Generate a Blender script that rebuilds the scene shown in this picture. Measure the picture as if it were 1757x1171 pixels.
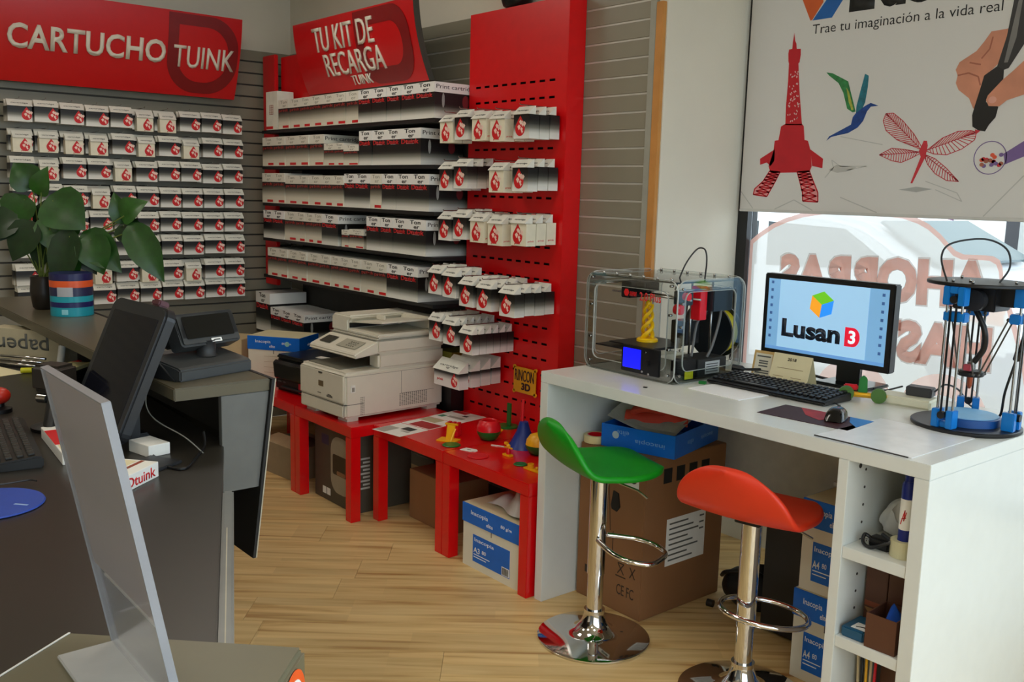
import bpy, bmesh, math, random
from mathutils import Vector, Matrix
for o in list(bpy.data.objects):
    bpy.data.objects.remove(o)
sc = bpy.context.scene
C = sc.collection
PI = math.pi
rnd = random.Random(7)

# ------------------------------------------------------------------ camera
YAW, PITCH, ROLL = -0.874104, 0.155652, 0.026421
CAM = Vector((4.8193, -2.7872, 1.5205))
fw = Vector((math.sin(YAW)*math.cos(PITCH), math.cos(YAW)*math.cos(PITCH), -math.sin(PITCH)))
rt = Vector((math.cos(YAW), -math.sin(YAW), 0)); up = rt.cross(fw)
rt2 = math.cos(ROLL)*rt + math.sin(ROLL)*up
up2 = -math.sin(ROLL)*rt + math.cos(ROLL)*up
cd = bpy.data.cameras.new('camera'); cam = bpy.data.objects.new('camera', cd); C.objects.link(cam)
cd.sensor_width = 36; cd.lens = 1625.97/1757*36; cd.clip_start = .05; cd.clip_end = 200
M4 = Matrix((rt2, up2, -fw)).transposed().to_4x4(); M4.translation = CAM
cam.matrix_world = M4
sc.camera = cam

# ------------------------------------------------------------------ sky, exposure
w = bpy.data.worlds.new('sky'); sc.world = w; w.use_nodes = True
bg = w.node_tree.nodes['Background']
bg.inputs[0].default_value = (.74, .89, 1.0, 1); bg.inputs[1].default_value = 2.9
vs = sc.view_settings
vs.view_transform = 'Standard'; vs.look = 'None'; vs.gamma = 1; vs.use_curve_mapping = False
vs.exposure = 0.22

# ------------------------------------------------------------------ helpers
def lin(v):
    v /= 255.0
    return v/12.92 if v <= .04045 else ((v+.055)/1.055)**2.4
def col(c):
    return (lin(c[0]), lin(c[1]), lin(c[2]), 1)
MATS = {}
def mat(name, c, rough=.5, metal=0, var=.06, scale=18, bump=0, bscale=120, emis=0, trans=0, alpha=1, sub=0, coat=0):
    if name in MATS: return MATS[name]
    m = bpy.data.materials.new(name); m.use_nodes = True
    nt = m.node_tree; b = nt.nodes['Principled BSDF']
    tc = nt.nodes.new('ShaderNodeTexCoord'); nz = nt.nodes.new('ShaderNodeTexNoise')
    nz.inputs['Scale'].default_value = scale; nz.inputs['Detail'].default_value = 4
    nt.links.new(tc.outputs['Object'], nz.inputs['Vector'])
    rp = nt.nodes.new('ShaderNodeValToRGB')
    k = col(c)
    rp.color_ramp.elements[0].position = .3; rp.color_ramp.elements[1].position = .7
    rp.color_ramp.elements[0].color = tuple(min(1, x*(1-var)) for x in k[:3])+(1,)
    rp.color_ramp.elements[1].color = tuple(min(1, x*(1+var)) for x in k[:3])+(1,)
    nt.links.new(nz.outputs['Fac'], rp.inputs['Fac'])
    nt.links.new(rp.outputs['Color'], b.inputs['Base Color'])
    b.inputs['Roughness'].default_value = rough; b.inputs['Metallic'].default_value = metal
    if coat: b.inputs['Coat Weight'].default_value = coat
    if trans:
        b.inputs['Transmission Weight'].default_value = trans
    if alpha < 1: b.inputs['Alpha'].default_value = alpha
    if emis:
        b.inputs['Emission Strength'].default_value = emis
        nt.links.new(rp.outputs['Color'], b.inputs['Emission Color'])
    if bump:
        n2 = nt.nodes.new('ShaderNodeTexNoise'); n2.inputs['Scale'].default_value = bscale
        nt.links.new(tc.outputs['Object'], n2.inputs['Vector'])
        bp = nt.nodes.new('ShaderNodeBump'); bp.inputs['Strength'].default_value = bump; bp.inputs['Distance'].default_value = .01
        nt.links.new(n2.outputs['Fac'], bp.inputs['Height']); nt.links.new(bp.outputs['Normal'], b.inputs['Normal'])
    MATS[name] = m
    return m
def gmat(name, stops, axis=2, rough=.45, interp='LINEAR', emis=0):
    """printed colour bands along one axis of the object's own bounding box"""
    if name in MATS: return MATS[name]
    m = bpy.data.materials.new(name); m.use_nodes = True
    nt = m.node_tree; b = nt.nodes['Principled BSDF']
    tc = nt.nodes.new('ShaderNodeTexCoord'); sp = nt.nodes.new('ShaderNodeSeparateXYZ')
    nt.links.new(tc.outputs['Generated'], sp.inputs[0])
    rp = nt.nodes.new('ShaderNodeValToRGB'); rp.color_ramp.interpolation = interp
    e = rp.color_ramp.elements
    e[0].position, e[0].color = stops[0][0], col(stops[0][1])
    e[1].position, e[1].color = stops[-1][0], col(stops[-1][1])
    for p, c in stops[1:-1]:
        q = e.new(p); q.color = col(c)
    nt.links.new(sp.outputs[axis], rp.inputs['Fac']); nt.links.new(rp.outputs['Color'], b.inputs['Base Color'])
    b.inputs['Roughness'].default_value = rough
    if emis:
        nt.links.new(rp.outputs['Color'], b.inputs['Emission Color']); b.inputs['Emission Strength'].default_value = emis
    MATS[name] = m
    return m
def clearmat(name, c=(255, 255, 255), gloss=.12, rough=.02):
    if name in MATS: return MATS[name]
    m = bpy.data.materials.new(name); m.use_nodes = True
    nt = m.node_tree; nt.nodes.remove(nt.nodes['Principled BSDF'])
    out = nt.nodes['Material Output']
    t = nt.nodes.new('ShaderNodeBsdfTransparent'); t.inputs[0].default_value = col(c)
    g = nt.nodes.new('ShaderNodeBsdfGlossy'); g.inputs['Roughness'].default_value = rough
    fr = nt.nodes.new('ShaderNodeFresnel'); fr.inputs[0].default_value = 1.16
    ad = nt.nodes.new('ShaderNodeMath'); ad.operation = 'MULTIPLY_ADD'; ad.inputs[1].default_value = 1; ad.inputs[2].default_value = gloss*.3
    nt.links.new(fr.outputs[0], ad.inputs[0])
    mx = nt.nodes.new('ShaderNodeMixShader')
    nt.links.new(ad.outputs[0], mx.inputs[0]); nt.links.new(t.outputs[0], mx.inputs[1]); nt.links.new(g.outputs[0], mx.inputs[2])
    nt.links.new(mx.outputs[0], out.inputs[0])
    MATS[name] = m
    return m
def filmmat(name, c, opacity=.7, transl=.6):
    """thin film or cloth that lets light through"""
    if name in MATS: return MATS[name]
    m = bpy.data.materials.new(name); m.use_nodes = True
    nt = m.node_tree; nt.nodes.remove(nt.nodes['Principled BSDF'])
    out = nt.nodes['Material Output']
    d = nt.nodes.new('ShaderNodeBsdfDiffuse'); d.inputs[0].default_value = col(c)
    tl = nt.nodes.new('ShaderNodeBsdfTranslucent'); tl.inputs[0].default_value = col(c)
    t = nt.nodes.new('ShaderNodeBsdfTransparent')
    m1 = nt.nodes.new('ShaderNodeMixShader'); m1.inputs[0].default_value = transl
    nt.links.new(d.outputs[0], m1.inputs[1]); nt.links.new(tl.outputs[0], m1.inputs[2])
    m2 = nt.nodes.new('ShaderNodeMixShader'); m2.inputs[0].default_value = opacity
    nt.links.new(t.outputs[0], m2.inputs[1]); nt.links.new(m1.outputs[0], m2.inputs[2])
    nt.links.new(m2.outputs[0], out.inputs[0])
    MATS[name] = m
    return m

class B:
    """collects simple solids into one mesh"""
    def __init__(s): s.v = []; s.f = []; s.sm = []
    def add(s, vs, fs, smooth=False):
        n = len(s.v); s.v += [tuple(v) for v in vs]
        for f in fs: s.f.append([i+n for i in f]); s.sm.append(smooth)
        return s
    def box(s, x0, x1, y0, y1, z0, z1):
        v = [(x, y, z) for z in (z0, z1) for y in (y0, y1) for x in (x0, x1)]
        return s.add(v, [(0, 2, 3, 1), (4, 5, 7, 6), (0, 1, 5, 4), (2, 6, 7, 3), (0, 4, 6, 2), (1, 3, 7, 5)])
    def cyl(s, p0, p1, r0, r1=None, n=16, caps=True):
        r1 = r0 if r1 is None else r1
        p0, p1 = Vector(p0), Vector(p1); d = (p1-p0).normalized()
        a = d.orthogonal().normalized(); b = d.cross(a)
        v = []
        for p, r in ((p0, r0), (p1, r1)):
            for i in range(n):
                t = 2*PI*i/n; v.append(p+r*(math.cos(t)*a+math.sin(t)*b))
        s.add(v, [(i, (i+1) % n, n+(i+1) % n, n+i) for i in range(n)], True)
        if caps:
            s.add(v, [tuple(reversed(range(n))), tuple(range(n, 2*n))])
        return s
    def lathe(s, prof, n=32, cx=0, cy=0):
        v = []; f = []
        for r, z in prof:
            for i in range(n):
                t = 2*PI*i/n; v.append((cx+r*math.cos(t), cy+r*math.sin(t), z))
        m = len(prof)
        for k in range(m-1):
            for i in range(n):
                f.append((k*n+i, k*n+(i+1) % n, (k+1)*n+(i+1) % n, (k+1)*n+i))
        s.add(v, f, True)
        s.add(v[:n], [tuple(reversed(range(n)))]); s.add(v[-n:], [tuple(range(n))])
        return s
    def tube(s, pts, r, n=8, closed=False):
        pts = [Vector(p) for p in pts]; m = len(pts); v = []; f = []
        prev = None
        for i, p in enumerate(pts):
            if closed: d = pts[(i+1) % m]-pts[i-1]
            else: d = pts[min(i+1, m-1)]-pts[max(i-1, 0)]
            d.normalize()
            if prev is None: a = d.orthogonal().normalized()
            else:
                a = prev-prev.dot(d)*d
                a = a.normalized() if a.length > 1e-6 else d.orthogonal().normalized()
            prev = a; b = d.cross(a)
            rr = r[i] if isinstance(r, (list, tuple)) else r
            for k in range(n):
                t = 2*PI*k/n; v.append(p+rr*(math.cos(t)*a+math.sin(t)*b))
        for i in range(m if closed else m-1):
            j = (i+1) % m
            for k in range(n):
                f.append((i*n+k, i*n+(k+1) % n, j*n+(k+1) % n, j*n+k))
        s.add(v, f, True)
        if not closed:
            s.add(v[:n], [tuple(reversed(range(n)))]); s.add(v[-n:], [tuple(range(n))])
        return s
    def prism(s, poly, a0, a1, axis='y'):
        """2D outline extruded along an axis; outline in (x,z) for y, (y,z) for x, (x,y) for z"""
        n = len(poly)
        def mk(p, a):
            if axis == 'y': return (p[0], a, p[1])
            if axis == 'x': return (a, p[0], p[1])
            return (p[0], p[1], a)
        v = [mk(p, a0) for p in poly]+[mk(p, a1) for p in poly]
        f = [(i, (i+1) % n, n+(i+1) % n, n+i) for i in range(n)]
        f += [tuple(reversed(range(n))), tuple(range(n, 2*n))]
        return s.add(v, f)
    def sphere(s, c, r, n=16, sz=1):
        v = []; f = []
        m = n//2
        for i in range(1, m):
            ph = PI*i/m
            for k in range(n):
                t = 2*PI*k/n; v.append((c[0]+r*math.sin(ph)*math.cos(t), c[1]+r*math.sin(ph)*math.sin(t), c[2]+r*sz*math.cos(ph)))
        for i in range(m-2):
            for k in range(n):
                f.append((i*n+k, (i+1)*n+k, (i+1)*n+(k+1) % n, i*n+(k+1) % n))
        v.append((c[0], c[1], c[2]+r*sz)); v.append((c[0], c[1], c[2]-r*sz)); T = len(v)
        for k in range(n):
            f.append((T-2, k, (k+1) % n)); f.append((T-1, (m-2)*n+(k+1) % n, (m-2)*n+k))
        return s.add(v, f, True)
    def grid(s, fn, nu, nv, smooth=True):
        v = [fn(i/nu, j/nv) for j in range(nv+1) for i in range(nu+1)]
        f = [(j*(nu+1)+i, j*(nu+1)+i+1, (j+1)*(nu+1)+i+1, (j+1)*(nu+1)+i) for j in range(nv) for i in range(nu)]
        return s.add(v, f, smooth)
    def xf(s, m):
        s.v = [tuple(m @ Vector(v)) for v in s.v]; return s
    def mesh(s, name='mesh', bevel=0, seg=2, fix=True):
        me = bpy.data.meshes.new(name); bm = bmesh.new()
        vs = [bm.verts.new(v) for v in s.v]
        for f, sm in zip(s.f, s.sm):
            try:
                q = bm.faces.new([vs[i] for i in f]); q.smooth = sm
            except ValueError: pass
        bmesh.ops.remove_doubles(bm, verts=bm.verts, dist=1e-6)
        if bevel:
            es = [e for e in bm.edges if len(e.link_faces) == 2 and e.calc_face_angle(0) > .6]
            bmesh.ops.bevel(bm, geom=es, offset=bevel, segments=seg, affect='EDGES', clamp_overlap=True)
        if fix: bmesh.ops.recalc_face_normals(bm, faces=bm.faces)
        for e in bm.edges:
            if len(e.link_faces) == 2 and e.calc_face_angle(0) > .75: e.smooth = False
        bm.to_mesh(me); bm.free()
        return me
def box(x0, x1, y0, y1, z0, z1, bevel=0, seg=2):
    return B().box(x0, x1, y0, y1, z0, z1).mesh('box', bevel, seg)
def obj(name, me, m, parent=None, loc=(0, 0, 0), rot=(0, 0, 0)):
    o = bpy.data.objects.new(name, me); C.objects.link(o)
    if me is not None and m is not None:
        if not me.materials: me.materials.append(m)
        elif me.materials[0] != m:
            o.material_slots[0].link = 'OBJECT'; o.material_slots[0].material = m
    if parent: o.parent = parent
    o.location = loc; o.rotation_euler = rot
    return o
def tag(o, label, cat, group=None):
    o['label'] = label; o['category'] = cat
    if group: o['group'] = group
    return o
def thing(name, label, cat, loc=(0, 0, 0), rz=0, group=None):
    o = bpy.data.objects.new(name, None); C.objects.link(o)
    o.empty_display_size = .05; o.location = loc; o.rotation_euler = (0, 0, rz)
    return tag(o, label, cat, group)
def single(name, me, m, label, cat, loc=(0, 0, 0), rz=0, group=None, rot=None):
    o = obj(name, me, m, None, loc, rot if rot else (0, 0, rz))
    return tag(o, label, cat, group)
def struct(name, me, m, parent=None):
    o = obj(name, me, m, parent)
    if not parent: o['kind'] = 'structure'
    return o
def stuff(o):
    o['kind'] = 'stuff'; return o
ORD = ['first', 'second', 'third', 'fourth', 'fifth', 'sixth', 'seventh', 'eighth', 'ninth', 'tenth', 'eleventh', 'twelfth', 'thirteenth', 'fourteenth']
def copy_tree(o, loc, rz=None, label=None, group=None):
    c = o.copy(); C.objects.link(c); c.location = loc
    if rz is not None: c.rotation_euler = (0, 0, rz)
    if label: c['label'] = label
    if group: c['group'] = group
    for ch in o.children:
        d = ch.copy(); C.objects.link(d); d.parent = c
        for g in ch.children:
            e = g.copy(); C.objects.link(e); e.parent = d
    return c
TXT = {}
def txt(s, wd=None, ht=None, bold=0, ext=.0006, shear=0, mirror=False):
    """lettering as a mesh, centred, facing -Y, reading along +X"""
    key = (s, wd, ht, bold, ext, shear, mirror)
    if key in TXT: return TXT[key]
    cu = bpy.data.curves.new('lettering', 'FONT'); cu.body = s; cu.size = 1; cu.offset = bold; cu.resolution_u = 3
    cu.shear = shear; cu.space_line = .82
    o = bpy.data.objects.new('tmp', cu); C.objects.link(o)
    dg = bpy.context.evaluated_depsgraph_get()
    me = bpy.data.meshes.new_from_object(o.evaluated_get(dg))
    bpy.data.objects.remove(o); bpy.data.curves.remove(cu)
    xs = [v.co.x for v in me.vertices]; ys = [v.co.y for v in me.vertices]
    x0, x1, y0, y1 = min(xs), max(xs), min(ys), max(ys)
    if ht is None: k = wd/(x1-x0); sx = sy = k
    elif wd is None: k = ht/(y1-y0); sx = sy = k
    else: sx = wd/(x1-x0); sy = ht/(y1-y0)
    bm = bmesh.new(); bm.from_mesh(me)
    r = bmesh.ops.extrude_face_region(bm, geom=list(bm.faces))
    ex = {g for g in r['geom'] if isinstance(g, bmesh.types.BMVert)}
    for v in bm.verts:
        x = (v.co.x-(x0+x1)/2)*sx*(-1 if mirror else 1); z = (v.co.y-(y0+y1)/2)*sy
        v.co = (x, -ext if v in ex else 0, z)
    bmesh.ops.recalc_face_normals(bm, faces=bm.faces)
    me2 = bpy.data.meshes.new('lettering'); bm.to_mesh(me2); bm.free(); bpy.data.meshes.remove(me)
    TXT[key] = me2
    return me2
def plate(poly, d=.0006):
    """flat printed shape in the XZ plane, facing -Y"""
    b = B(); b.prism(poly, -d, 0, 'y')
    return b.mesh('print')
def ell(cx, cz, rx, rz, n=24, a0=0, a1=2*PI):
    return [(cx+rx*math.cos(a0+(a1-a0)*i/n), cz+rz*math.sin(a0+(a1-a0)*i/n)) for i in range(n if abs(a1-a0-2*PI) < 1e-6 else n+1)]
def rrect(x0, x1, z0, z1, r, n=5):
    p = []
    for cx, cz, a in ((x1-r, z0+r, -PI/2), (x1-r, z1-r, 0), (x0+r, z1-r, PI/2), (x0+r, z0+r, PI)):
        for i in range(n+1):
            t = a+PI/2*i/n; p.append((cx+r*math.cos(t), cz+r*math.sin(t)))
    return p
def lines2d(segs, wd, d=.0006):
    """thin printed strokes in the XZ plane"""
    b = B()
    for (a, c) in segs:
        a, c = Vector(a), Vector(c); t = (c-a)
        if t.length < 1e-6: continue
        n = Vector((-t.y, t.x)).normalized()*wd/2
        b.prism([a-n, c-n, c+n, a+n], -d, 0, 'y')
    return b.mesh('print')
def smooth_pts(pts, k=6, closed=False):
    """Catmull-Rom through 3D points"""
    P = [Vector(p) for p in pts]; out = []; m = len(P)
    for i in range(m if closed else m-1):
        if closed: a, b, c, d = P[i-1], P[i], P[(i+1) % m], P[(i+2) % m]
        else: a, b, c, d = P[max(i-1, 0)], P[i], P[i+1], P[min(i+2, m-1)]
        for j in range(k):
            t = j/k
            out.append(.5*((2*b)+(c-a)*t+(2*a-5*b+4*c-d)*t*t+(3*b-a-3*c+d)*t**3))
    if not closed: out.append(P[-1])
    return out

# common materials
RED = mat('red_lacquer', (222, 8, 16), .22, var=.03, coat=.3)
REDM = mat('red_metal', (222, 6, 14), .35, var=.04)
WHT = mat('white_laminate', (224, 226, 220), .26, var=.015)
WALLW = mat('wall_paint', (222, 216, 200), .8, var=.03, scale=3, bump=.05)
BLK = mat('black_plastic', (16, 16, 18), .4, var=.1)
BLKG = mat('black_gloss', (8, 9, 12), .12, var=.05)
DKG = mat('dark_grey_plastic', (38, 39, 42), .45)
CHR = mat('chrome', (225, 225, 225), .06, 1, var=.01)
STEEL = mat('steel_rod', (175, 175, 172), .2, 1, var=.03)
ALU = mat('aluminium', (190, 190, 182), .35, .8, var=.03)
PAPER = mat('white_paper', (236, 235, 228), .7, var=.02)
CREAM = mat('cream_paper', (226, 216, 176), .7, var=.03)
INK = mat('black_ink', (26, 26, 26), .6)
REDI = mat('red_print', (208, 22, 26), .5)
GRYI = mat('grey_ink', (96, 98, 94), .6)
CARD = mat('cardboard', (150, 108, 68), .8, var=.07, scale=7, bump=.03)
CARDL = mat('light_cardboard', (205, 184, 142), .8, var=.05)
BLU = mat('paper_box_blue', (0, 104, 206), .4)
WPL = mat('white_print', (244, 244, 240), .5, var=.01)
# ================================================================== room
FD = math.atan2(.767, .641)          # direction the floor boards run
def woodmat():
    m = bpy.data.materials.new('oak_laminate'); m.use_nodes = True
    nt = m.node_tree; b = nt.nodes['Principled BSDF']
    tc = nt.nodes.new('ShaderNodeTexCoord'); oi = nt.nodes.new('ShaderNodeObjectInfo')
    mp = nt.nodes.new('ShaderNodeMapping'); mp.inputs['Rotation'].default_value = (0, 0, -FD)
    ad = nt.nodes.new('ShaderNodeVectorMath'); ad.operation = 'ADD'
    cx = nt.nodes.new('ShaderNodeCombineXYZ'); mu = nt.nodes.new('ShaderNodeMath'); mu.operation = 'MULTIPLY'; mu.inputs[1].default_value = 37
    nt.links.new(oi.outputs['Random'], mu.inputs[0]); nt.links.new(mu.outputs[0], cx.inputs[0]); nt.links.new(mu.outputs[0], cx.inputs[1])
    nt.links.new(tc.outputs['Object'], mp.inputs['Vector']); nt.links.new(mp.outputs[0], ad.inputs[0]); nt.links.new(cx.outputs[0], ad.inputs[1])
    sc1 = nt.nodes.new('ShaderNodeVectorMath'); sc1.operation = 'MULTIPLY'; sc1.inputs[1].default_value = (1.1, 17, 1)
    nt.links.new(ad.outputs[0], sc1.inputs[0])
    n1 = nt.nodes.new('ShaderNodeTexNoise'); n1.inputs['Scale'].default_value = 1.6; n1.inputs['Detail'].default_value = 7; n1.inputs['Distortion'].default_value = .5
    nt.links.new(sc1.outputs[0], n1.inputs['Vector'])
    rp = nt.nodes.new('ShaderNodeValToRGB'); e = rp.color_ramp.elements
    e[0].position = .28; e[0].color = col((174, 124, 68)); e[1].position = .66; e[1].color = col((232, 202, 144))
    q = e.new(.45); q.color = col((216, 182, 122))
    nt.links.new(n1.outputs['Fac'], rp.inputs[0])
    # strips inside a board: tint per strip
    sx = nt.nodes.new('ShaderNodeVectorMath'); sx.operation = 'MULTIPLY'; sx.inputs[1].default_value = (1.9, 15.6, 0)
    nt.links.new(ad.outputs[0], sx.inputs[0])
    fl = nt.nodes.new('ShaderNodeVectorMath'); fl.operation = 'FLOOR'; nt.links.new(sx.outputs[0], fl.inputs[0])
    wn = nt.nodes.new('ShaderNodeTexWhiteNoise'); nt.links.new(fl.outputs[0], wn.inputs['Vector'])
    hs = nt.nodes.new('ShaderNodeHueSaturation')
    mr = nt.nodes.new('ShaderNodeMapRange'); mr.inputs['To Min'].default_value = .90; mr.inputs['To Max'].default_value = 1.07
    nt.links.new(wn.outputs['Value'], mr.inputs['Value']); nt.links.new(mr.outputs[0], hs.inputs['Value'])
    nt.links.new(rp.outputs[0], hs.inputs['Color'])
    # knots
    sk = nt.nodes.new('ShaderNodeVectorMath'); sk.operation = 'MULTIPLY'; sk.inputs[1].default_value = (2.2, 6, 1)
    nt.links.new(ad.outputs[0], sk.inputs[0])
    vo = nt.nodes.new('ShaderNodeTexVoronoi'); vo.inputs['Scale'].default_value = 1.0
    nt.links.new(sk.outputs[0], vo.inputs['Vector'])
    kr = nt.nodes.new('ShaderNodeValToRGB'); k = kr.color_ramp.elements
    k[0].position = .015; k[0].color = (.22, .16, .1, 1); k[1].position = .05; k[1].color = (1, 1, 1, 1)
    nt.links.new(vo.outputs['Distance'], kr.inputs[0])
    mx = nt.nodes.new('ShaderNodeMix'); mx.data_type = 'RGBA'; mx.blend_type = 'MULTIPLY'; mx.inputs[0].default_value = .8
    nt.links.new(hs.outputs[0], mx.inputs[6]); nt.links.new(kr.outputs[0], mx.inputs[7])
    nt.links.new(mx.outputs[2], b.inputs['Base Color'])
    b.inputs['Roughness'].default_value = .42
    return m
OAK = woodmat()
SLAT = mat('slat_grey', (138, 133, 116), .38, var=.05, scale=4)
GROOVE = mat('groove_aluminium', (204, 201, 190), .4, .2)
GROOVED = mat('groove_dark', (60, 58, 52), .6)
CEIL = mat('ceiling_paint', (214, 208, 192), .9, var=.02)
WL, WR, WF, WB = -.92, 6.2, -5.2, .1          # walls: left x, right x, front y, back y
ZC = 2.85
WY = .64                                        # window plane
floor = struct('floor', box(WL, WR, WF, WY+.1, -.06, -.012), mat('underlay', (90, 70, 48), .9))
def clip(poly, x0, x1, y0, y1):
    for ax, val, sg in ((0, x0, 1), (0, x1, -1), (1, y0, 1), (1, y1, -1)):
        out = []
        for i in range(len(poly)):
            a, b_ = poly[i-1], poly[i]
            da, db = (a[ax]-val)*sg, (b_[ax]-val)*sg
            if da*db < 0:
                t = da/(da-db); out.append((a[0]+(b_[0]-a[0])*t, a[1]+(b_[1]-a[1])*t))
            if db >= 0: out.append(b_)
        poly = out
        if not poly: break
    return poly
ca, sa = math.cos(FD), math.sin(FD)
PWID, PLEN = .193, 1.285
r7 = random.Random(3)
for k in range(-34, 34):
    off = r7.random()*PLEN
    for j in range(-6, 6):
        u0, u1 = j*PLEN+off+.0006, (j+1)*PLEN+off-.0006
        v0, v1 = k*PWID+.0006, (k+1)*PWID-.0006
        q = [(2.2+u*ca-v*sa, -1.6+u*sa+v*ca) for u, v in ((u0, v0), (u1, v0), (u1, v1), (u0, v1))]
        q = clip(q, WL, WR, WF, WY)
        if len(q) < 3: continue
        ar = abs(sum(q[i-1][0]*q[i][1]-q[i][0]*q[i-1][1] for i in range(len(q))))/2
        if ar < .003: continue
        obj('floor_plank', B().prism(q, -.012, 0, 'z').mesh('plank'), OAK, floor)
# left wall and back wall with horizontal slats
wl = struct('wall_left', box(WL-.12, WL-.016, WF, WB+.12, 0, ZC), WALLW)
wb = struct('wall_back', box(WL-.12, 2.24, WB+.016, WB+.14, 0, ZC), WALLW)
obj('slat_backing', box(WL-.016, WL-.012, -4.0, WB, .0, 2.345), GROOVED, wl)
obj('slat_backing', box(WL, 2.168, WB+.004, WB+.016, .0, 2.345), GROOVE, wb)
PIT = .0715
sl = box(WL-.012, WL, -4.0, WB+.0, 0, PIT-.009, .0012, 1)
sb = box(WL, 2.168, WB, WB+.0039, 0, PIT-.008, .001, 1)
for k in range(32):
    z = 2.283-PIT*k+.0045
    obj('slat', sl, SLAT, wl, (0, 0, z-PIT)); obj('slat', sb, SLAT, wb, (0, 0, z-PIT))
obj('slat', sl, SLAT, wl, (0, 0, 2.2875)); obj('slat', sb, SLAT, wb, (0, 0, 2.2875))
obj('end_trim', box(2.168, 2.2, WB-.004, WB+.014, 0, 2.5, .001), mat('trim_grey', (160, 160, 148), .4), wb)
struct('trim_1', box(2.2005, 2.236, WB-.006, WB+.016, 0, 2.27, .002), mat('pine_strip', (198, 138, 70), .55, var=.1, scale=9))
struct('wall_reveal', box(2.0, 2.236, WB+.14, WY+.1, 0, ZC), WALLW)
struct('wall_front', box(WL-.12, WR, WF-.12, WF, 0, ZC), WALLW)
struct('ceiling', box(WL-.12, WR+.1, WF-.12, WY+.12, ZC, ZC+.1), CEIL)
# glazed shop front on the street side (right): low wall, head wall and posts
struct('wall_right', B().box(WR, WR+.15, WF, WY, 0, .35).box(WR, WR+.15, WF, WY, 2.6, ZC).box(WR, WR+.15, WF, -4.4, .35, 2.6)
       .box(WR+.03, WR+.1, -2.6, -2.52, .35, 2.6).box(WR+.03, WR+.1, -.9, -.82, .35, 2.6).mesh(), WALLW)
# display window beside the white desk
FR = mat('window_frame_black', (14, 15, 16), .35)
struct('wall_window', B().box(2.236, WR+.15, WY, WY+.12, 0, .42).box(2.236, WR+.15, WY, WY+.12, 2.62, ZC).mesh(), WALLW)
win = struct('window_1', B().box(2.236, 2.29, WY, WY+.07, .42, 2.62).box(WR-.06, WR+.1, WY, WY+.07, .42, 2.62)
             .box(2.29, WR-.06, WY, WY+.07, .42, .48).box(2.29, WR-.06, WY, WY+.07, 2.56, 2.62).box(4.3, 4.36, WY, WY+.07, .48, 2.56).mesh('frame', .003), FR)
obj('pane', box(2.29, 4.3, WY+.03, WY+.036, .48, 2.56), clearmat('window_glass'), win)
obj('pane', box(4.36, WR-.06, WY+.03, WY+.036, .48, 2.56), clearmat('window_glass'), win)
# vinyl film stuck to the glass with reversed lettering
FILM = filmmat('white_vinyl', (246, 242, 236), .80, .66)
FILM2 = filmmat('pink_vinyl', (236, 190, 176), .9, .62)
FILM3 = filmmat('salmon_vinyl', (254, 190, 168), .42, .9)
FILM4 = filmmat('grey_vinyl', (206, 186, 174), .32, .85)
dec = [(2.291, .60), (2.291, 1.34), (2.33, 1.372), (2.396, 1.415), (2.46, 1.443), (2.534, 1.466), (2.62, 1.482), (2.72, 1.491), (2.85, 1.49), (2.978, 1.481), (3.04, 1.464), (3.083, 1.444), (3.13, 1.41), (3.167, 1.374), (3.19, 1.353), (3.223, 1.341), (3.30, 1.343), (3.326, 1.342), (3.35, 1.33), (3.362, 1.305), (3.37, 1.264), (3.43, 1.106), (3.475, .99), (3.52, .80), (3.55, .60)]
def inset(p, d):
    cx = sum(a for a, b in p)/len(p); cz = .75
    out = []
    for a, b in p:
        v = Vector((cx-a, cz-b)); L = v.length; v *= min(1, d/max(L, 1e-6)); out.append((a+v.x, b+v.y))
    return out
di = inset(dec, .02); nb = len(dec)
d0 = obj('vinyl_border', B().add([(a, 0, b) for a, b in dec]+[(a, 0, b) for a, b in di], [(i, i+1, nb+i+1, nb+i) for i in range(nb-1)]).mesh(), FILM2, win, (0, WY+.0285, 0))
d1 = obj('vinyl_sheet', B().add([(a, 0, b) for a, b in di], [tuple(range(nb))]).mesh(), FILM, win, (0, WY+.0285, 0))
for s, x, z, wd, ht in (('AHORRAS', 2.895, 1.222, .90, .19), ('HASTA', 3.05, .998, .62, .175)):
    obj('lettering', txt(s, wd, ht, .075, .0006, 0, True), FILM4, win, (x, WY+.0275, z), (0, -.035, 0))
    obj('lettering', txt(s, wd*.982, ht*.93, .06, .0006, 0, True), FILM3, win, (x, WY+.0265, z), (0, -.035, 0))
for cx in (2.83, 3.20):
    ring = B()
    o_, i_ = ell(cx, .73, .17, .165, 40), ell(cx, .73, .085, .085, 40)
    n = 40; v = [(a, -.0006, b) for a, b in o_]+[(a, -.0006, b) for a, b in i_]
    ring.add(v, [(i, (i+1) % n, n+(i+1) % n, n+i) for i in range(n)])
    obj('round_figure', ring.mesh(), FILM3, win, (0, WY+.0268, 0))
# ceiling lamps (the shop's own light panels)
LED = mat('led_diffuser', (255, 247, 234), .6, var=0, emis=7.5)
HOUS = mat('lamp_housing', (235, 235, 232), .4)
spots = [(.6, -1.1), (2.5, -1.4), (.6, -2.9), (2.5, -3.2), (4.6, -2.0), (4.6, -3.9)]
nm = ['over the tables by the corner', 'over the middle of the shop floor', 'over the far end of the sales counter', 'behind the sales counter', 'in front of the white desk', 'near the entrance']
for (x, y), s in zip(spots, nm):
    t = thing('ceiling_light', 'square white light panel in the ceiling '+s, 'ceiling light', (x, y, ZC), 0, 'ceiling light panels')
    obj('housing', B().box(-.3, .3, -.3, -.28, -.02, 0).box(-.3, .3, .28, .3, -.02, 0).box(-.3, -.28, -.28, .28, -.02, 0).box(.28, .3, -.28, .28, -.02, 0).mesh(), HOUS, t)
    obj('diffuser', box(-.28, .28, -.28, .28, -.012, -.006), LED, t)
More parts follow.
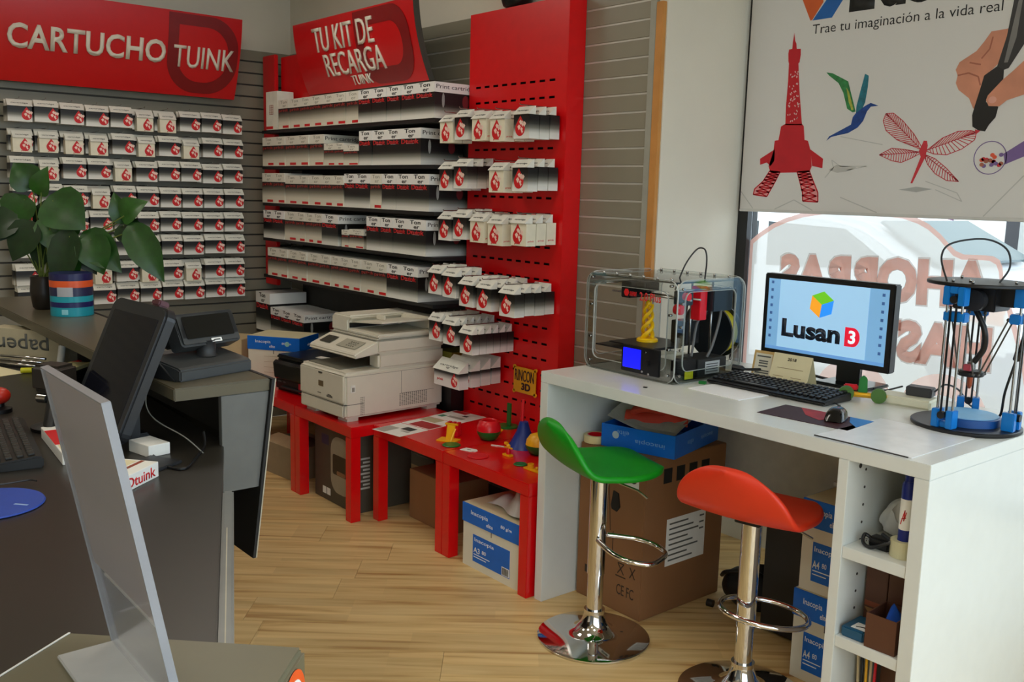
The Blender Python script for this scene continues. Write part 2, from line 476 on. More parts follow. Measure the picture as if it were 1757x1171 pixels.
# street outside
struct('pavement', box(-6, 22, WY+.12, 20, -.2, -.1), mat('pavement_stone', (150, 146, 140), .9, bump=.1))
struct('pavement_side', box(WR+.15, 22, -14, WY+.12, -.2, -.1), mat('pavement_stone', (150, 146, 140), .9))
t = thing('apartment_house', 'pale plastered house across the street with dark shop doorway', 'building', (0, 11, -.1))
obj('wall', box(-16, 6, 0, 4, 0, 9), mat('plaster_white', (238, 234, 226), .9, var=.05, scale=1), t)
obj('shop_front', box(-.98, 1.6, -.06, 0, 0, 3.2), mat('dark_shop_front', (40, 40, 46), .3), t)
obj('shop_door', box(-.42, 1.0, -.12, -.061, 0, 2.6), mat('brown_door', (110, 56, 42), .5), t)
obj('pillar', box(-.74, -.62, -.2, -.061, 0, 3.3), mat('grey_post', (175, 175, 170), .6), t)
obj('window_poster', box(-2.75, -1.75, -.05, 0, .7, 1.75), mat('poster_violet', (120, 70, 120), .5, var=.5, scale=3), t)
# ================================================================== red display unit, boards, signs
# perforated red board on the right
t = thing('red_slotted_board', 'tall red metal display board with rows of slots and hanging packs', 'display board', (1.125, 0, .2))
xs, zs = [], []
sx = [.052+.0645*i for i in range(9)]
xb = [0]+[v for a in sx for v in (a, a+.036)]+[.68]
zr = [2.0-.0716*i-.2 for i in range(24) if 2.0-.0716*i > .35]
zb = [0]+[v for a in sorted(zr) for v in (a-.005, a+.005)]+[2.135]
g = B()
for i in range(len(xb)-1):
    for j in range(len(zb)-1):
        if i % 2 == 1 and j % 2 == 1: continue
        g.box(xb[i], xb[i+1], 0, .003, zb[j], zb[j+1])
gm = B(); gm.v, gm.f, gm.sm = g.v, [f for f in g.f], g.sm
def sheet_holes():
    b = B()
    for i in range(len(xb)-1):
        for j in range(len(zb)-1):
            if i % 2 == 1 and j % 2 == 1: continue
            b.add([(xb[i], 0, zb[j]), (xb[i+1], 0, zb[j]), (xb[i+1], 0, zb[j+1]), (xb[i], 0, zb[j+1])], [(0, 1, 2, 3)])
    return b.mesh('slotted_sheet')
obj('slotted_sheet', sheet_holes(), REDM, t)
obj('side_frame', box(.664, .68, .0005, .098, 0, 2.135, .001), REDM, t)
obj('side_frame', box(0, .016, .0005, .098, 0, 2.135, .001), REDM, t)
obj('top_frame', box(.0165, .6635, .0005, .098, 2.119, 2.135), REDM, t)
obj('dark_core', box(.0165, .6635, .02, .03, 0, 2.118), mat('core_black', (10, 6, 6), .9), t)
# red post, header and dark back of the left unit
t = thing('toner_shelf_unit', 'red and black wall shelf unit stocked with toner boxes', 'shelf unit', (0, 0, 0))
obj('red_post', box(-.885, -.722, -.10, -.075, .90, 2.315, .004), REDM, t)
obj('header_panel', box(-.7215, -.1, -.058, -.045, 2.02, 2.30, .003), REDM, t)
obj('back_panel', box(-.704, 1.12, .070, .095, .5, 1.985), mat('unit_back_dark', (46, 46, 42), .6), t)
SHB = mat('shelf_black', (22, 22, 22), .5)
SZ = [1.853, 1.639, 1.419, 1.205, .977, .62]
for z in SZ:
    obj('shelf', box(-.7215 if z > .7 else -.84, 1.118 if z > .7 else .2, -.19, .069, z-.018, z, .001), SHB, t)
# ---- signs with bowed faces
SIGNR = mat('sign_red', (200, 14, 20), .3, var=.02)
SIGND = mat('sign_dark_red', (128, 14, 18), .35)
SIGNS = mat('sign_side_grey', (66, 68, 60), .5)
LETW = mat('letter_cream', (226, 220, 204), .5, var=.02)
def bow(h, lean, sag):
    def f(v, off=0):                    # v in 0..1 up the face -> (y, z); front is -y
        z = v*h; y = -lean*v - sag*4*v*(1-v)
        dz, dy = h, -lean - sag*4*(1-2*v); L = math.hypot(dz, dy)
        return y-off*dz/L, z+off*dy/L
    return f
def conform(me, f, x0, z0, h, off, th):
    """lay a flat lettering mesh on the bowed face"""
    m2 = me.copy()
    for v in m2.vertices:
        d = off + (-v.co.y)*th
        y, z = f((z0+v.co.z)/h, d)
        v.co = (x0+v.co.x, y, z)
    return m2
def subdiv_outline(pts, k=4):
    out = []
    for i in range(len(pts)):
        a, b = pts[i], pts[(i+1) % len(pts)]
        for j in range(k): out.append((a[0]+(b[0]-a[0])*j/k, a[1]+(b[1]-a[1])*j/k))
    return out
def dlogo(x0, x1, z0, z1, wd):
    """outline of a drop-like shield: square upper-left corner, the rest round"""
    def shape(a0, a1, b0, b1, r):
        p = [(a0, b1)]
        cx, cz = a1-r, b1-r
        p += [(cx+r*math.cos(t), cz+r*math.sin(t)) for t in [PI/2-PI/2*i/10 for i in range(11)]]
        cx, cz = a1-r, b0+r
        p += [(cx+r*math.cos(t), cz+r*math.sin(t)) for t in [-PI/2*i/10 for i in range(11)]]
        cx, cz = a0+r, b0+r
        p += [(cx+r*math.cos(t), cz+r*math.sin(t)) for t in [-PI/2-PI/2*i/10 for i in range(11)]]
        return p
    R = min(x1-x0, z1-z0)*.42
    o = shape(x0, x1, z0, z1, R); i = shape(x0+wd, x1-wd, z0+wd, z1-wd, R-wd*.7)
    o, i = subdiv_outline(o, 5), subdiv_outline(i, 5); n = len(o); b = B()
    b.add([(a, -.001, c) for a, c in o]+[(a, -.001, c) for a, c in i], [(k, (k+1) % n, n+(k+1) % n, n+k) for k in range(n)])
    return b.mesh('logo')
def sign(name, label, L, h, lean, sag, loc, rz, lines, logo, th=.035):
    t = thing(name, label, 'sign', loc, rz)
    f = bow(h, lean, sag)
    b = B(); N = 14
    front = [f(i/N) for i in range(N+1)]; back = [(y+th, z) for y, z in front]
    poly = front+back[::-1]
    b.prism(poly, 0, L, 'x')
    o = obj('sign_face', B().grid(lambda u, v: (L*u, f(v, .0006)[0], f(v, .0006)[1]), 2, N).mesh(), SIGNR, t)
    obj('sign_body', b.mesh(), SIGNS, t)
    lg = conform(dlogo(*logo), f, 0, 0, h, .0032, 0)
    obj('logo', lg, SIGND, t)
    for s, x, z, wd, ht, bold in lines:
        obj('lettering', conform(txt(s, wd, ht, bold, .007), f, x, z, h, .002, 1), LETW, t)
    bk = B().box(.1, .14, lean*0+th-.02, .0, 0, 0)
    return t
# long sign on the left wall (faces +x)
sign('wall_sign', 'long bowed red sign reading CARTUCHO TUINK on the slatted wall', 1.60, .45, .14, .022, (-.80, -1.93, 2.03), PI/2,
     [('CARTUCHO', .755, .225, .81, .122, .02), ('TUINK', 1.385, .212, .36, .116, .008)], (1.17, 1.585, .02, .44, .06))
for y in (-1.7, -.6):
    pass
sign('toner_sign', 'leaning red sign reading TU KIT DE RECARGA above the toner shelves', 1.215, .375, .10, .02, (-.28, -.10, 2.045), 0,
     [('TU KIT DE', .535, .268, .62, .125, .004), ('RECARGA', .60, .135, .60, .115, .004), ('TUINK', .635, .045, .2, .046, -.012)], (.66, 1.16, .012, .366, .075))
# yellow plaque
t = thing('yellow_plaque', 'small yellow printed plaque reading RINCON 3D on the red board', 'plaque', (1.600, -.014, .608))
YEL = mat('yellow_print', (236, 176, 24), .45)
pq = B().box(-.076, .076, 0, .006, .004, .122)
for a in (-.074, .074):
    for b_ in (.006, .12): pq.cyl((a, 0, b_), (a, .006, b_), .009, n=12)
obj('plate', pq.mesh(), YEL, t)
PUR = mat('plum_ink', (60, 24, 40), .5)
obj('lettering', txt('RINCON', .132, .052, .0, .002), PUR, t, (0, -.0005, .085)); obj('lettering', txt('3D', .062, .034, .035, .002), PUR, t, (.012, -.0005, .035))
obj('hook', B().cyl((-.05, .006, .1), (-.05, .013, .1), .003).cyl((.05, .006, .1), (.05, .013, .1), .003).mesh(), STEEL, t)

# ---- toner boxes
TON = gmat('toner_box_print', [(0, (238, 238, 230)), (.10, (226, 226, 218)), (.23, (132, 134, 124)), (.33, (46, 48, 42)), (.40, (13, 13, 13)), (.715, (12, 12, 12)), (.72, (240, 240, 236)), (1, (240, 240, 236))])
TONB = gmat('refill_box_print', [(0, (232, 230, 212)), (.22, (222, 218, 200)), (.42, (128, 124, 108)), (.56, (56, 50, 42)), (.62, (30, 24, 22)), (.70, (30, 24, 22)), (.71, (230, 228, 214)), (1, (232, 230, 218))])
TONW = mat('plain_box_white', (230, 230, 216), .6)
FAINT = mat('faint_red_print', (150, 40, 34), .5); FGRY = mat('faint_grey_print', (150, 148, 132), .6); DARKT = mat('toner_black_ink', (40, 42, 42), .5)
def toner_box(wd, ht, dp, kind, label, group, loc, side=False, parts=True):
    t = thing('toner_box', label, 'toner box', loc, 0, group)
    m = {'a': TON, 'b': TONB, 'w': TONW}[kind]
    obj('carton', box(0, wd-.0015, 0, dp, 0, ht), m, t)
    if kind == 'a':
        obj('lettering', txt('Ton\n  er', min(wd*.64, .09), ht*.24, .02), DARKT, t, (wd*.46, -.0001, ht*.865))
        o = obj('lettering', txt('Dtuink', wd*.84, ht*.13, .025), REDI, t, (wd*.47, -.0001, ht*.64))
        obj('underline', plate([(wd*.3, ht*.575), (wd*.66, ht*.575), (wd*.66, ht*.583), (wd*.3, ht*.583)]), WPL, t, (0, -.0001, 0))
    elif kind == 'b':
        obj('lettering', txt('Ton\n  er', min(wd*.62, .08), ht*.22, .0), FGRY, t, (wd*.5, -.0001, ht*.86))
        obj('lettering', txt('prink', wd*.9, ht*.13, .03), FAINT, t, (wd*.5, -.0001, ht*.62))
        q = rnd.random()
        obj('red_tag', plate([(wd*(.4+.1*q), ht*.03), (wd*.95, ht*.03), (wd*.95, ht*.11), (wd*(.4+.1*q), ht*.11)]), REDI, t, (0, -.0001, 0))
    elif kind == 'w':
        obj('print', lines2d([((wd*.3, ht*(.4+.06*k)), (wd*.62, ht*(.4+.06*k))) for k in range(5)]+[((wd*(.3+.08*k), ht*.4), (wd*(.3+.08*k), ht*.64)) for k in range(5)], .002), FAINT, t, (0, -.0001, 0))
        obj('red_tag', plate([(.002, .004), (wd*.6, .004), (wd*.6, .02), (.002, .02)]), REDI, t, (0, -.0001, 0))
    if side:
        obj('side_lettering', txt('Print cartridge', dp*.92, ht*.15, .0), DARKT, t, (wd-.0014, dp*.5, ht*.86), (0, 0, PI/2))
        obj('figure', plate(ell(0, 0, .008, .034, 10)), mat('figure_grey', (150, 152, 150), .5), t, (wd-.0014, dp*.2, ht*.5), (0, 0, PI/2))
        obj('drop_mark', plate(ell(0, 0, .02, .03, 12)), mat('dull_red', (120, 30, 34), .5), t, (wd-.0014, dp*.72, ht*.5), (0, 0, PI/2))
    return t
ordn = ['topmost', 'second', 'third', 'fourth', 'fifth']
CNT = {}
def run(row, xsb, kinds, ht, y=-.2, z=None, dp=.25, jit=True):
    for i in range(len(xsb)-1):
        wd = min(xsb[i+1], 1.118)-xsb[i]; k = kinds[i]
        h = ht[i] if isinstance(ht, list) else ht
        last = (i == len(xsb)-2)
        kn = {'a': 'black toner box marked tuink', 'b': 'pale refill box with a red corner tag', 'w': 'tall plain white box with red lettering'}[k]
        CNT[row] = CNT.get(row, 0)+1
        lab = '%s, %s shelf, %s from the red post' % (kn, ordn[row], ORD[CNT[row]-1])
        dy = rnd.uniform(0, .008) if jit else 0
        toner_box(wd, h, dp, k, lab, '%s, %s shelf' % ('tuink toner boxes' if k == 'a' else 'pale refill boxes' if k == 'b' else 'plain white boxes', ordn[row]), (xsb[i], y+dy, z or SZ[row]+.0005), side=last)
toner_box(.15, .222, .105, 'w', 'tall plain white box with red lettering at the end of the topmost shelf', None, (-.641, -.197, SZ[0]+.0005))
run(0, [-.478, -.343, -.209, -.085, .052, .184, .311, .439, .571, .705, .832, .962, 1.118], 'bbbbbbb'+'aaaaa', .165)
run(1, [-.699, -.545, -.393, -.253, -.105, .062], 'bbbbb', .170)
run(1, [.066, .186, .286, .442], 'bbb', [.118, .118, .105])
run(1, [.446, .572, .707, .834, 1.014], 'aaaa', .173)
run(2, [-.713, -.56, -.406, -.258, -.112, .028, .163, .285, .407, .553, .664, .798, .925, 1.083], 'bbbbbbbaabaaa', [.178, .178]+[.166]*5+[.176]*6)
run(3, [-.708, -.575, -.419, -.27, -.161, -.063, .044, .228], 'aabbbba', .168)
run(3, [.256, .334, .485], 'bb', [.092, .098])
run(3, [.52, .654, .771, .895, 1.068], 'aaaa', .172)
run(4, [-.647, -.511, -.379, -.252, -.137, .009, .136, .227, .34, .456, .596, .719, .843, 1.002], 'b'*11+'aa', .17)
# lowest shelf
toner_box(.2, .24, .25, 'a', 'large toner box standing on the lowest black shelf', None, (-.82, -.2, .6205))
for i in range(3):
    toner_box(.152, .16, .255, 'a', '%s of three toner boxes on the lowest shelf behind the small printer' % ORD[i], 'three toner boxes on the lowest shelf', (-.612+.155*i, -.2-.006*i, .6205), side=(i == 2))

t = thing('spot_lamp', 'small black spot lamp on top of the red board', 'lamp', (1.40, .05, 2.3352))
obj('shade', B().lathe([(.04, .0), (.062, .012), (.075, .05), (.06, .1), (.03, .115)], 28).mesh(), BLK, t)
obj('lens', B().lathe([(.038, .0012), (.038, .0022)], 20).mesh(), DKG, t)
# ================================================================== hanging packs
PACK = gmat('pack_print', [(0, (238, 237, 230)), (.24, (222, 222, 214)), (.45, (120, 120, 110)), (.62, (52, 52, 48)), (.78, (16, 16, 15)), (1, (14, 14, 13))])
PACKW = mat('pack_cream', (236, 230, 206), .5)
HEAD = mat('pack_header', (232, 231, 220), .5)
SPLASH = mat('splash_pink', (248, 214, 200), .5)
def drop_mesh(s):
    """ink drop: pointed top, round below"""
    p = [(0, s*.62)]
    p += [(s*.42*math.cos(t), s*.42*math.sin(t)-s*.1) for t in [PI*.22-(PI*1.44)*i/14 for i in range(15)]]
    return plate(p[::-1], .0005)
def splash_mesh(s):
    b = B(); r_ = random.Random(5)
    for i in range(7):
        a, c = s*r_.uniform(-.1, .4), s*r_.uniform(-.3, .3); q = s*r_.uniform(.07, .15)
        b.prism([(a-q, c), (a, c-q*1.4), (a+q, c), (a, c+q*.8)], -.0008, -.0005, 'y')
    return b.mesh()
def pack_proto(name, wd, dp, ht, hh, cream, drop_x, text, label, group, lean=.6):
    t = thing(name, label, 'ink pack', (0, 0, 0), 0, group)
    obj('carton', box(-wd/2, wd/2, 0, dp, 0, ht), PACKW if cream else PACK, t)
    # folded hang tab: an eave over the front edge, then a card leaning back to the hook
    h = B().prism([(-.008, ht+.001), (-.008, ht+.003), (dp*lean, ht+hh), (dp*lean+.003, ht+hh), (dp*lean+.003, ht+.001)], -wd/2-.001, wd/2+.001, 'x')
    obj('hang_tab', h.mesh(), HEAD, t)
    s = ht*.76 if not cream else ht*.8
    obj('drop_logo', drop_mesh(s), REDI, t, (drop_x*wd, -.0001, ht*.5))
    obj('splash', splash_mesh(s), SPLASH, t, (drop_x*wd, -.0001, ht*.52))
    if text:
        obj('lettering', txt('prink', wd*.4, ht*.11, .02), REDI, t, (drop_x*wd, -.0001, ht*.1))
    tl = math.atan2(dp*lean+.008, hh-.003)
    obj('tab_lettering', txt('cartridge', wd*.7, hh*.3, .0), GRYI, t, (0, -.009+(dp*lean+.008)*.42, ht+.003+(hh-.003)*.42), (-tl, 0, 0))
    return t
G1 = 'ink packs on the slatted wall'
la = 'black and white ink pack with red drop at one side hanging on the slatted wall'
lb = 'small cream ink pack with red drop hanging on the slatted wall'
pa = pack_proto('ink_pack', .118, .042, .078, .036, False, .28, False, la, 'black and white '+G1, .5)
pb = pack_proto('ink_pack', .092, .042, .074, .036, True, .14, True, lb, 'small cream '+G1, .5)
HOOK = mat('hook_steel', (150, 150, 148), .25, 1)
used = {'a': False, 'b': False}
small = {(0, 5), (0, 6), (1, 0), (1, 1), (1, 2), (1, 3), (1, 5), (1, 7), (2, 1), (2, 4), (3, 3), (6, 3), (6, 5), (6, 7)}
skip = {(7, 1), (7, 2), (6, 1), (6, 2)}
hk = B().tube([(0, .10, .125), (0, -.05, .125), (0, -.056, .132)], .0022, 6).mesh('hook')
NUM = ['one', 'two', 'three', 'four', 'five', 'six', 'seven', 'eight', 'nine', 'ten']
rowz = [1.822, 1.676, 1.530, 1.384, 1.242, 1.106, .96, .838]
r5 = random.Random(11)
for rI in range(8):
    for cI in range(10):
        if (rI, cI) in skip: continue
        y = -1.528+.1295*cI+(.004 if rI % 2 else 0)
        z = rowz[rI]+r5.uniform(-.004, .004)
        kd = 'b' if (rI, cI) in small else 'a'
        src = pa if kd == 'a' else pb
        dz = -.012 if kd == 'b' else 0
        X = -.755 if (rI < 7) else -.76
        kd0 = kd
        for d in range(2):
            kd = kd0 if d == 0 else 'a'; src = pa if kd == 'a' else pb; dz = -.010 if kd == 'b' else 0
            loc = (X-d*.047, y-(.0 if d == 0 else r5.uniform(-.003, .003)), z+dz)
            lab = '%s, slatted wall row %s from top, hook %s from corner, %s' % ('dark ink pack' if kd == 'a' else 'small cream ink pack', NUM[rI], NUM[9-cI], 'front' if d == 0 else 'behind')
            if not used[kd]:
                src.location = loc; src.rotation_euler = (0, 0, PI/2); used[kd] = True; src['label'] = lab
            else: copy_tree(src, loc, PI/2, lab)
        o = single('wall_hook', hk, HOOK, 'thin steel hook, slatted wall row %s from top, hook %s from corner' % (NUM[rI], NUM[9-cI]), 'hook', (X-.056, y, z+dz-.006), PI/2, 'hooks in the slatted wall')
# right board: packs hang in rows one behind the other
G2 = 'ink packs hanging on the red board'
lc = 'ink pack with large red drop hanging on the red slotted board'
ld = 'cream ink pack with red drop and prink lettering on the red board'
pc = pack_proto('ink_pack', .102, .054, .098, .036, False, -.08, False, lc, 'dark '+G2, .55)
pd = pack_proto('ink_pack', .1, .054, .094, .036, True, -.06, True, ld, 'cream '+G2, .55)
obj('side_mark', plate([(-.008, 0), (.008, 0), (.008, .018), (-.008, .018)]), WPL, pc, (.0501, .027, .074), (0, 0, PI/2))
obj('side_lettering', txt('prink', .034, .01, .0), REDI, pc, (.0501, .027, .02), (0, 0, PI/2))
obj('side_lettering', txt('prink', .034, .01, .0), REDI, pd, (.0501, .027, .02), (0, 0, PI/2))
usd = {'c': False, 'd': False}
px = [1.19, 1.305, 1.435, 1.565, 1.725]
# hook rows: z of pack bottom, kind per peg, number per peg
rows = [(1.738, 'dcddc', [2, 3, 2, 3, 3]), (1.520, 'ccxdc', [3, 3, 0, 3, 3]), (1.290, 'ccddd', [3, 3, 3, 3, 3]), (.995, 'ccccc', [3, 3, 4, 4, 4])]
hkb = B().tube([(0, .165, .156), (0, -.02, .156), (0, -.024, .162)], .0022, 6).mesh('hook')
def place_cd(kd, loc, lab):
    src = pc if kd == 'c' else pd
    if not usd[kd]: src.location = loc; usd[kd] = True; src['label'] = lab; return src
    return copy_tree(src, loc, 0, lab)
for ri, (zb_, kinds, cnt) in enumerate(rows):
    for i in range(5):
        if kinds[i] == 'x': continue
        lift = [.0, .012, .004, -.002, .006][i] if ri < 3 else [.045, .04, .012, .008, 0][i]
        yf = -.178 if ri < 3 else -.232
        single('board_hook', hkb, HOOK, 'thin steel hook on red board, row %s, hook %s from toner shelves' % (NUM[ri], NUM[i]), 'hook', (px[i], yf+.012, zb_+lift-.018), 0, 'hooks on the red board')
        for d in range(cnt[i]):
            # the front pack may be cream; the ones behind are dark
            kd = kinds[i] if d == 0 or kinds[i] == 'd' else 'c'
            place_cd(kd, (px[i], yf+d*.0572, zb_+lift+(0 if d == 0 else r5.uniform(0, .006))),
                     '%s ink pack, red board hook row %s, hook %s from toner shelves, %s' % ('dark' if kd == 'c' else 'cream', NUM[ri], NUM[i], ORD[d]))
# narrow packs low on the board
le = 'narrow ink pack with red drop in the low dense row on the red board'
pe = pack_proto('ink_pack', .094, .038, .092, .036, False, .1, False, le, 'narrow packs low on the red board', .55)
first = True
for i, x in enumerate((1.215, 1.33, 1.46)):
    single('board_hook', hkb, HOOK, 'thin steel hook on red board, row five, hook %s from toner shelves' % NUM[i], 'hook', (x, -.225, .795+[.03, .025, .0][i]-.024), 0, 'hooks on the red board')
    for d in range(6):
        loc = (x, -.245+d*.0402, .795+[.03, .025, .0][i])
        lab = 'narrow ink pack, red board hook row five, hook %s from toner shelves, %s' % (NUM[i], ORD[d])
        if first: pe.location = loc; first = False; pe['label'] = lab
        else: copy_tree(pe, loc, None, lab)
# wide white boxes on the lowest peg
lf = 'foremost wide white cartridge box with open flap on the lowest board hook'
pf = pack_proto('cartridge_box', .2, .052, .075, .05, False, .3, False, lf, 'wide white boxes on the lowest hook', .9)
WIDE = gmat('wide_box_print', [(0, (232, 228, 222)), (.5, (226, 222, 216)), (.85, (60, 60, 58)), (1, (30, 30, 30))])
for c_ in pf.children:
    if c_.name.startswith('carton'): c_.material_slots[0].link = 'OBJECT'; c_.material_slots[0].material = WIDE
obj('lettering', txt('prink', .05, .016, .02), REDI, pf, (-.05, -.0001, .03))
pf.location = (1.30, -.235, .615)
for d in range(1, 4): copy_tree(pf, (1.31+.006*d, -.235+.056*d, .62+.004*d), None, '%s wide white cartridge box in line on the lowest board hook' % ORD[d])
single('board_hook', hkb, HOOK, 'lowest thin steel hook on red board holding the wide white boxes', 'hook', (1.31, -.22, .55), 0, 'hooks on the red board')
# ================================================================== red side tables
def lack(label, x, y):
    t = thing('side_table', label, 'table', (x, y, 0), 0, None)
    obj('table_top', box(0, .548, 0, .55, .4, .45, .003), RED, t)
    lg = box(0, .05, 0, .05, 0, .3995, .002)
    for a in (0, .498):
        for b_ in (0, .5): obj('leg', lg, RED, t, (a, b_, 0))
    return t
lack('low red square table carrying the paper box, beyond the small printer', -.481, -.665)
lack('low red square table carrying the small black printer', .069, -.665)
lack('low red square table carrying the white multifunction printer', .619, -.665)
lack('low red square table with leaflets and a yellow stand', 1.1685, -.55)
lack('low red square table next to the white desk with pots and figures', 1.7175, -.55)
TZ = .4503
# ---- white multifunction printer
MF = mat('printer_white', (222, 216, 198), .45, var=.02); MFD = mat('printer_seam', (70, 66, 58), .6); MFL = mat('printer_light', (232, 230, 222), .4)
t = thing('multifunction_printer', 'large white multifunction laser printer with scanner on red table', 'printer', (.875, -.375, TZ), .045)
W2, D2 = .2, .285
for a_ in (-.18, .1):
    for b_ in (-.26, .2): obj('foot', box(a_, a_+.08, b_, b_+.06, 0, .018), MF, t)
bd = obj('body', box(-W2, W2, -D2, D2, .018, .235, .012, 3), MF, t)
obj('tray_seam', box(-W2-.0005, W2+.0005, -D2-.0005, -D2+.1, .083, .0855), MFD, bd)
obj('drawer', box(-W2+.012, W2-.012, -D2-.004, -D2+.01, .024, .082, .004), MF, t)
obj('front_door', box(-W2+.006, W2-.006, -D2-.005, -D2+.01, .088, .222, .005), MF, t)
obj('latch', box(-.02, .012, -D2-.008, -D2-.004, .206, .214, .001), MFD, t)
obj('badge', box(-.022, .022, -D2-.0065, -D2-.0045, .145, .172, .001), mat('badge_brown', (110, 92, 66), .4), t)
obj('model_print', lines2d([((.05, .105), (.10, .105)), ((.05, .110), (.10, .110)), ((.06, .115), (.09, .115))], .0035), MFD, t, (0, -D2-.0052, 0))
obj('model_print', lines2d([((-.03, .112), (.0, .112))], .003), MFD, t, (0, -D2-.0052, 0))
sd = obj('side_handle', box(W2-.002, W2+.003, -D2+.03, -D2+.055, .14, .175, .001), MFL, t)
obj('handle_recess', box(W2+.002, W2+.0035, -D2+.036, -D2+.05, .145, .165), mat('recess_grey', (150, 146, 134), .6), sd)
v = B()
for i in range(9):
    for j in range(14): v.box(W2-.001, W2+.0006, .02+.012*j, .0265+.012*j, .045+.007*i, .0485+.007*i)
for i in range(11):
    for j in range(3): v.box(W2-.001, W2+.0006, -D2+.085+.008*j, -D2+.089+.008*j, .03+.008*i, .034+.008*i)
stuff(obj('vent_slots', v.mesh(), MFD, t))
obj('side_panel_seam', B().box(W2-.001, W2+.0006, .03, .225, .105, .107).box(W2-.001, W2+.0006, .028, .030, .105, .215).box(W2-.001, W2+.0006, -D2, D2, .2145, .2165).mesh(), mat('seam_soft', (150, 146, 132), .6), t)
obj('output_tray', B().prism([(-D2+.03, .2355), (-D2+.03, .24), (.1, .236), (.1, .2355)], -W2+.03, W2-.09, 'x').mesh(), mat('tray_grey', (120, 118, 104), .5), t)
obj('bridge', B().box(W2-.085, W2, -.10, D2, .2352, .308).box(-W2, W2-.0855, .1, D2, .2352, .308).mesh('b', .01, 3), MF, t)
sc_ = obj('scanner', box(-W2-.005, W2+.005, -D2+.17, D2, .3082, .378, .012, 3), MF, t)
obj('seam', box(-W2-.0055, W2+.0055, -D2+.17, D2+.0005, .3715, .3735), mat('seam_soft', (150, 146, 132), .6), sc_)
cp = obj('control_panel', B().prism([(-D2+.055, .295), (-D2+.05, .308), (-D2+.06, .321), (-D2+.17, .365), (-D2+.185, .365), (-D2+.185, .309)], -W2-.005, W2+.0, 'x').mesh('c', .006, 3), MF, t)
ang = math.atan2(.044, .11)
obj('display', box(-.045, .045, -.03, .03, 0, .002), mat('lcd_dark', (58, 58, 50), .2), cp, (-.115, -D2+.112, .3455), (ang, 0, 0))
obj('button_pad', box(-.07, .09, -.034, .034, 0, .0016), mat('pad_grey', (168, 164, 146), .5), cp, (.065, -D2+.112, .3455), (ang, 0, 0))
bt = B()
for i in range(4):
    for j in range(3): bt.cyl((.045+.018*i, -.018+.016*j, 0), (.045+.018*i, -.018+.016*j, .003), .005, n=8)
stuff(obj('buttons', bt.mesh(), mat('button_grey', (120, 118, 106), .5), cp, (0.02, -D2+.112, .3458), (ang, 0, 0)))
# sheet feeder: hump on the left, input shelf sloping to the right
ad = obj('feeder_hump', B().prism([(-W2-.004, .3785), (-W2-.004, .448), (-W2+.02, .462), (-.04, .462), (-.03, .452), (-.06, .43), (-.06, .3785)], -D2+.18, D2-.004, 'y').mesh('h', .008, 2), MF, t)
obj('feeder_base', box(-.0595, W2+.004, -D2+.18, D2-.004, .3785, .398, .006), MF, t)
obj('feeder_back', B().box(-.0595, W2+.004, D2-.085, D2-.004, .3982, .46).mesh('h', .008, 2), MF, t)
obj('input_shelf', B().prism([(-.0595, .425), (-.0595, .431), (W2+.0, .455), (W2+.0, .447)], -D2+.20, D2-.0855, 'y').mesh('s', .002), MF, t)
obj('paper_guide', box(0, .07, .02, .03, .441, .465, .003), MF, t, (0, 0, .0))
obj('feeder_slot', box(-.06, -.0585, -D2+.19, D2-.09, .40, .423), mat('slot_black', (20, 20, 18), .6), t)
# ---- small black printer
t = thing('small_printer', 'small black inkjet printer with a red mark beside the white printer', 'printer', (.37, -.40, TZ), .12)
obj('body', box(-.18, .15, -.15, .15, 0, .165, .012, 3), BLK, t)
obj('lid', box(-.18, .15, -.14, .15, .166, .19, .008, 2), mat('black_lid', (22, 22, 24), .3), t)
obj('front_panel', B().prism([(-.162, .07), (-.17, .15), (-.151, .165), (-.151, .06)], -.17, .14, 'x').mesh('f', .003), BLKG, t)
obj('paper_tray', box(-.11, .08, -.165, -.151, .02, .03, .002), DKG, t)
obj('red_mark', plate([(.04, .03), (.1, .03), (.1, .09), (.08, .1), (.04, .1)]), mat('mark_red', (190, 20, 50), .4), t, (0, -.1515, -.02))
obj('button_print', lines2d([((-.15, .05), (-.12, .05)), ((-.15, .07), (-.12, .07)), ((-.1, .05), (-.08, .05))], .006), mat('icon_grey', (90, 92, 96), .5), t, (0, -.1512, 0))
single('paper_slip', box(-.035, .035, -.02, .02, 0, .003), PAPER, 'white slip of paper on the small black printer', 'paper', (.46, -.42, TZ+.1905), .3)
co = smooth_pts([(.0+.05*math.cos(a)*(1-.02*a), .05*math.sin(a)*(1-.02*a), .004+.0025*a) for a in [i*.5 for i in range(30)]], 3)
single('cable_coil', B().tube(co, .003, 6).mesh(), BLK, 'coil of black cable on the small black printer', 'cable', (.42, -.315, TZ+.192))
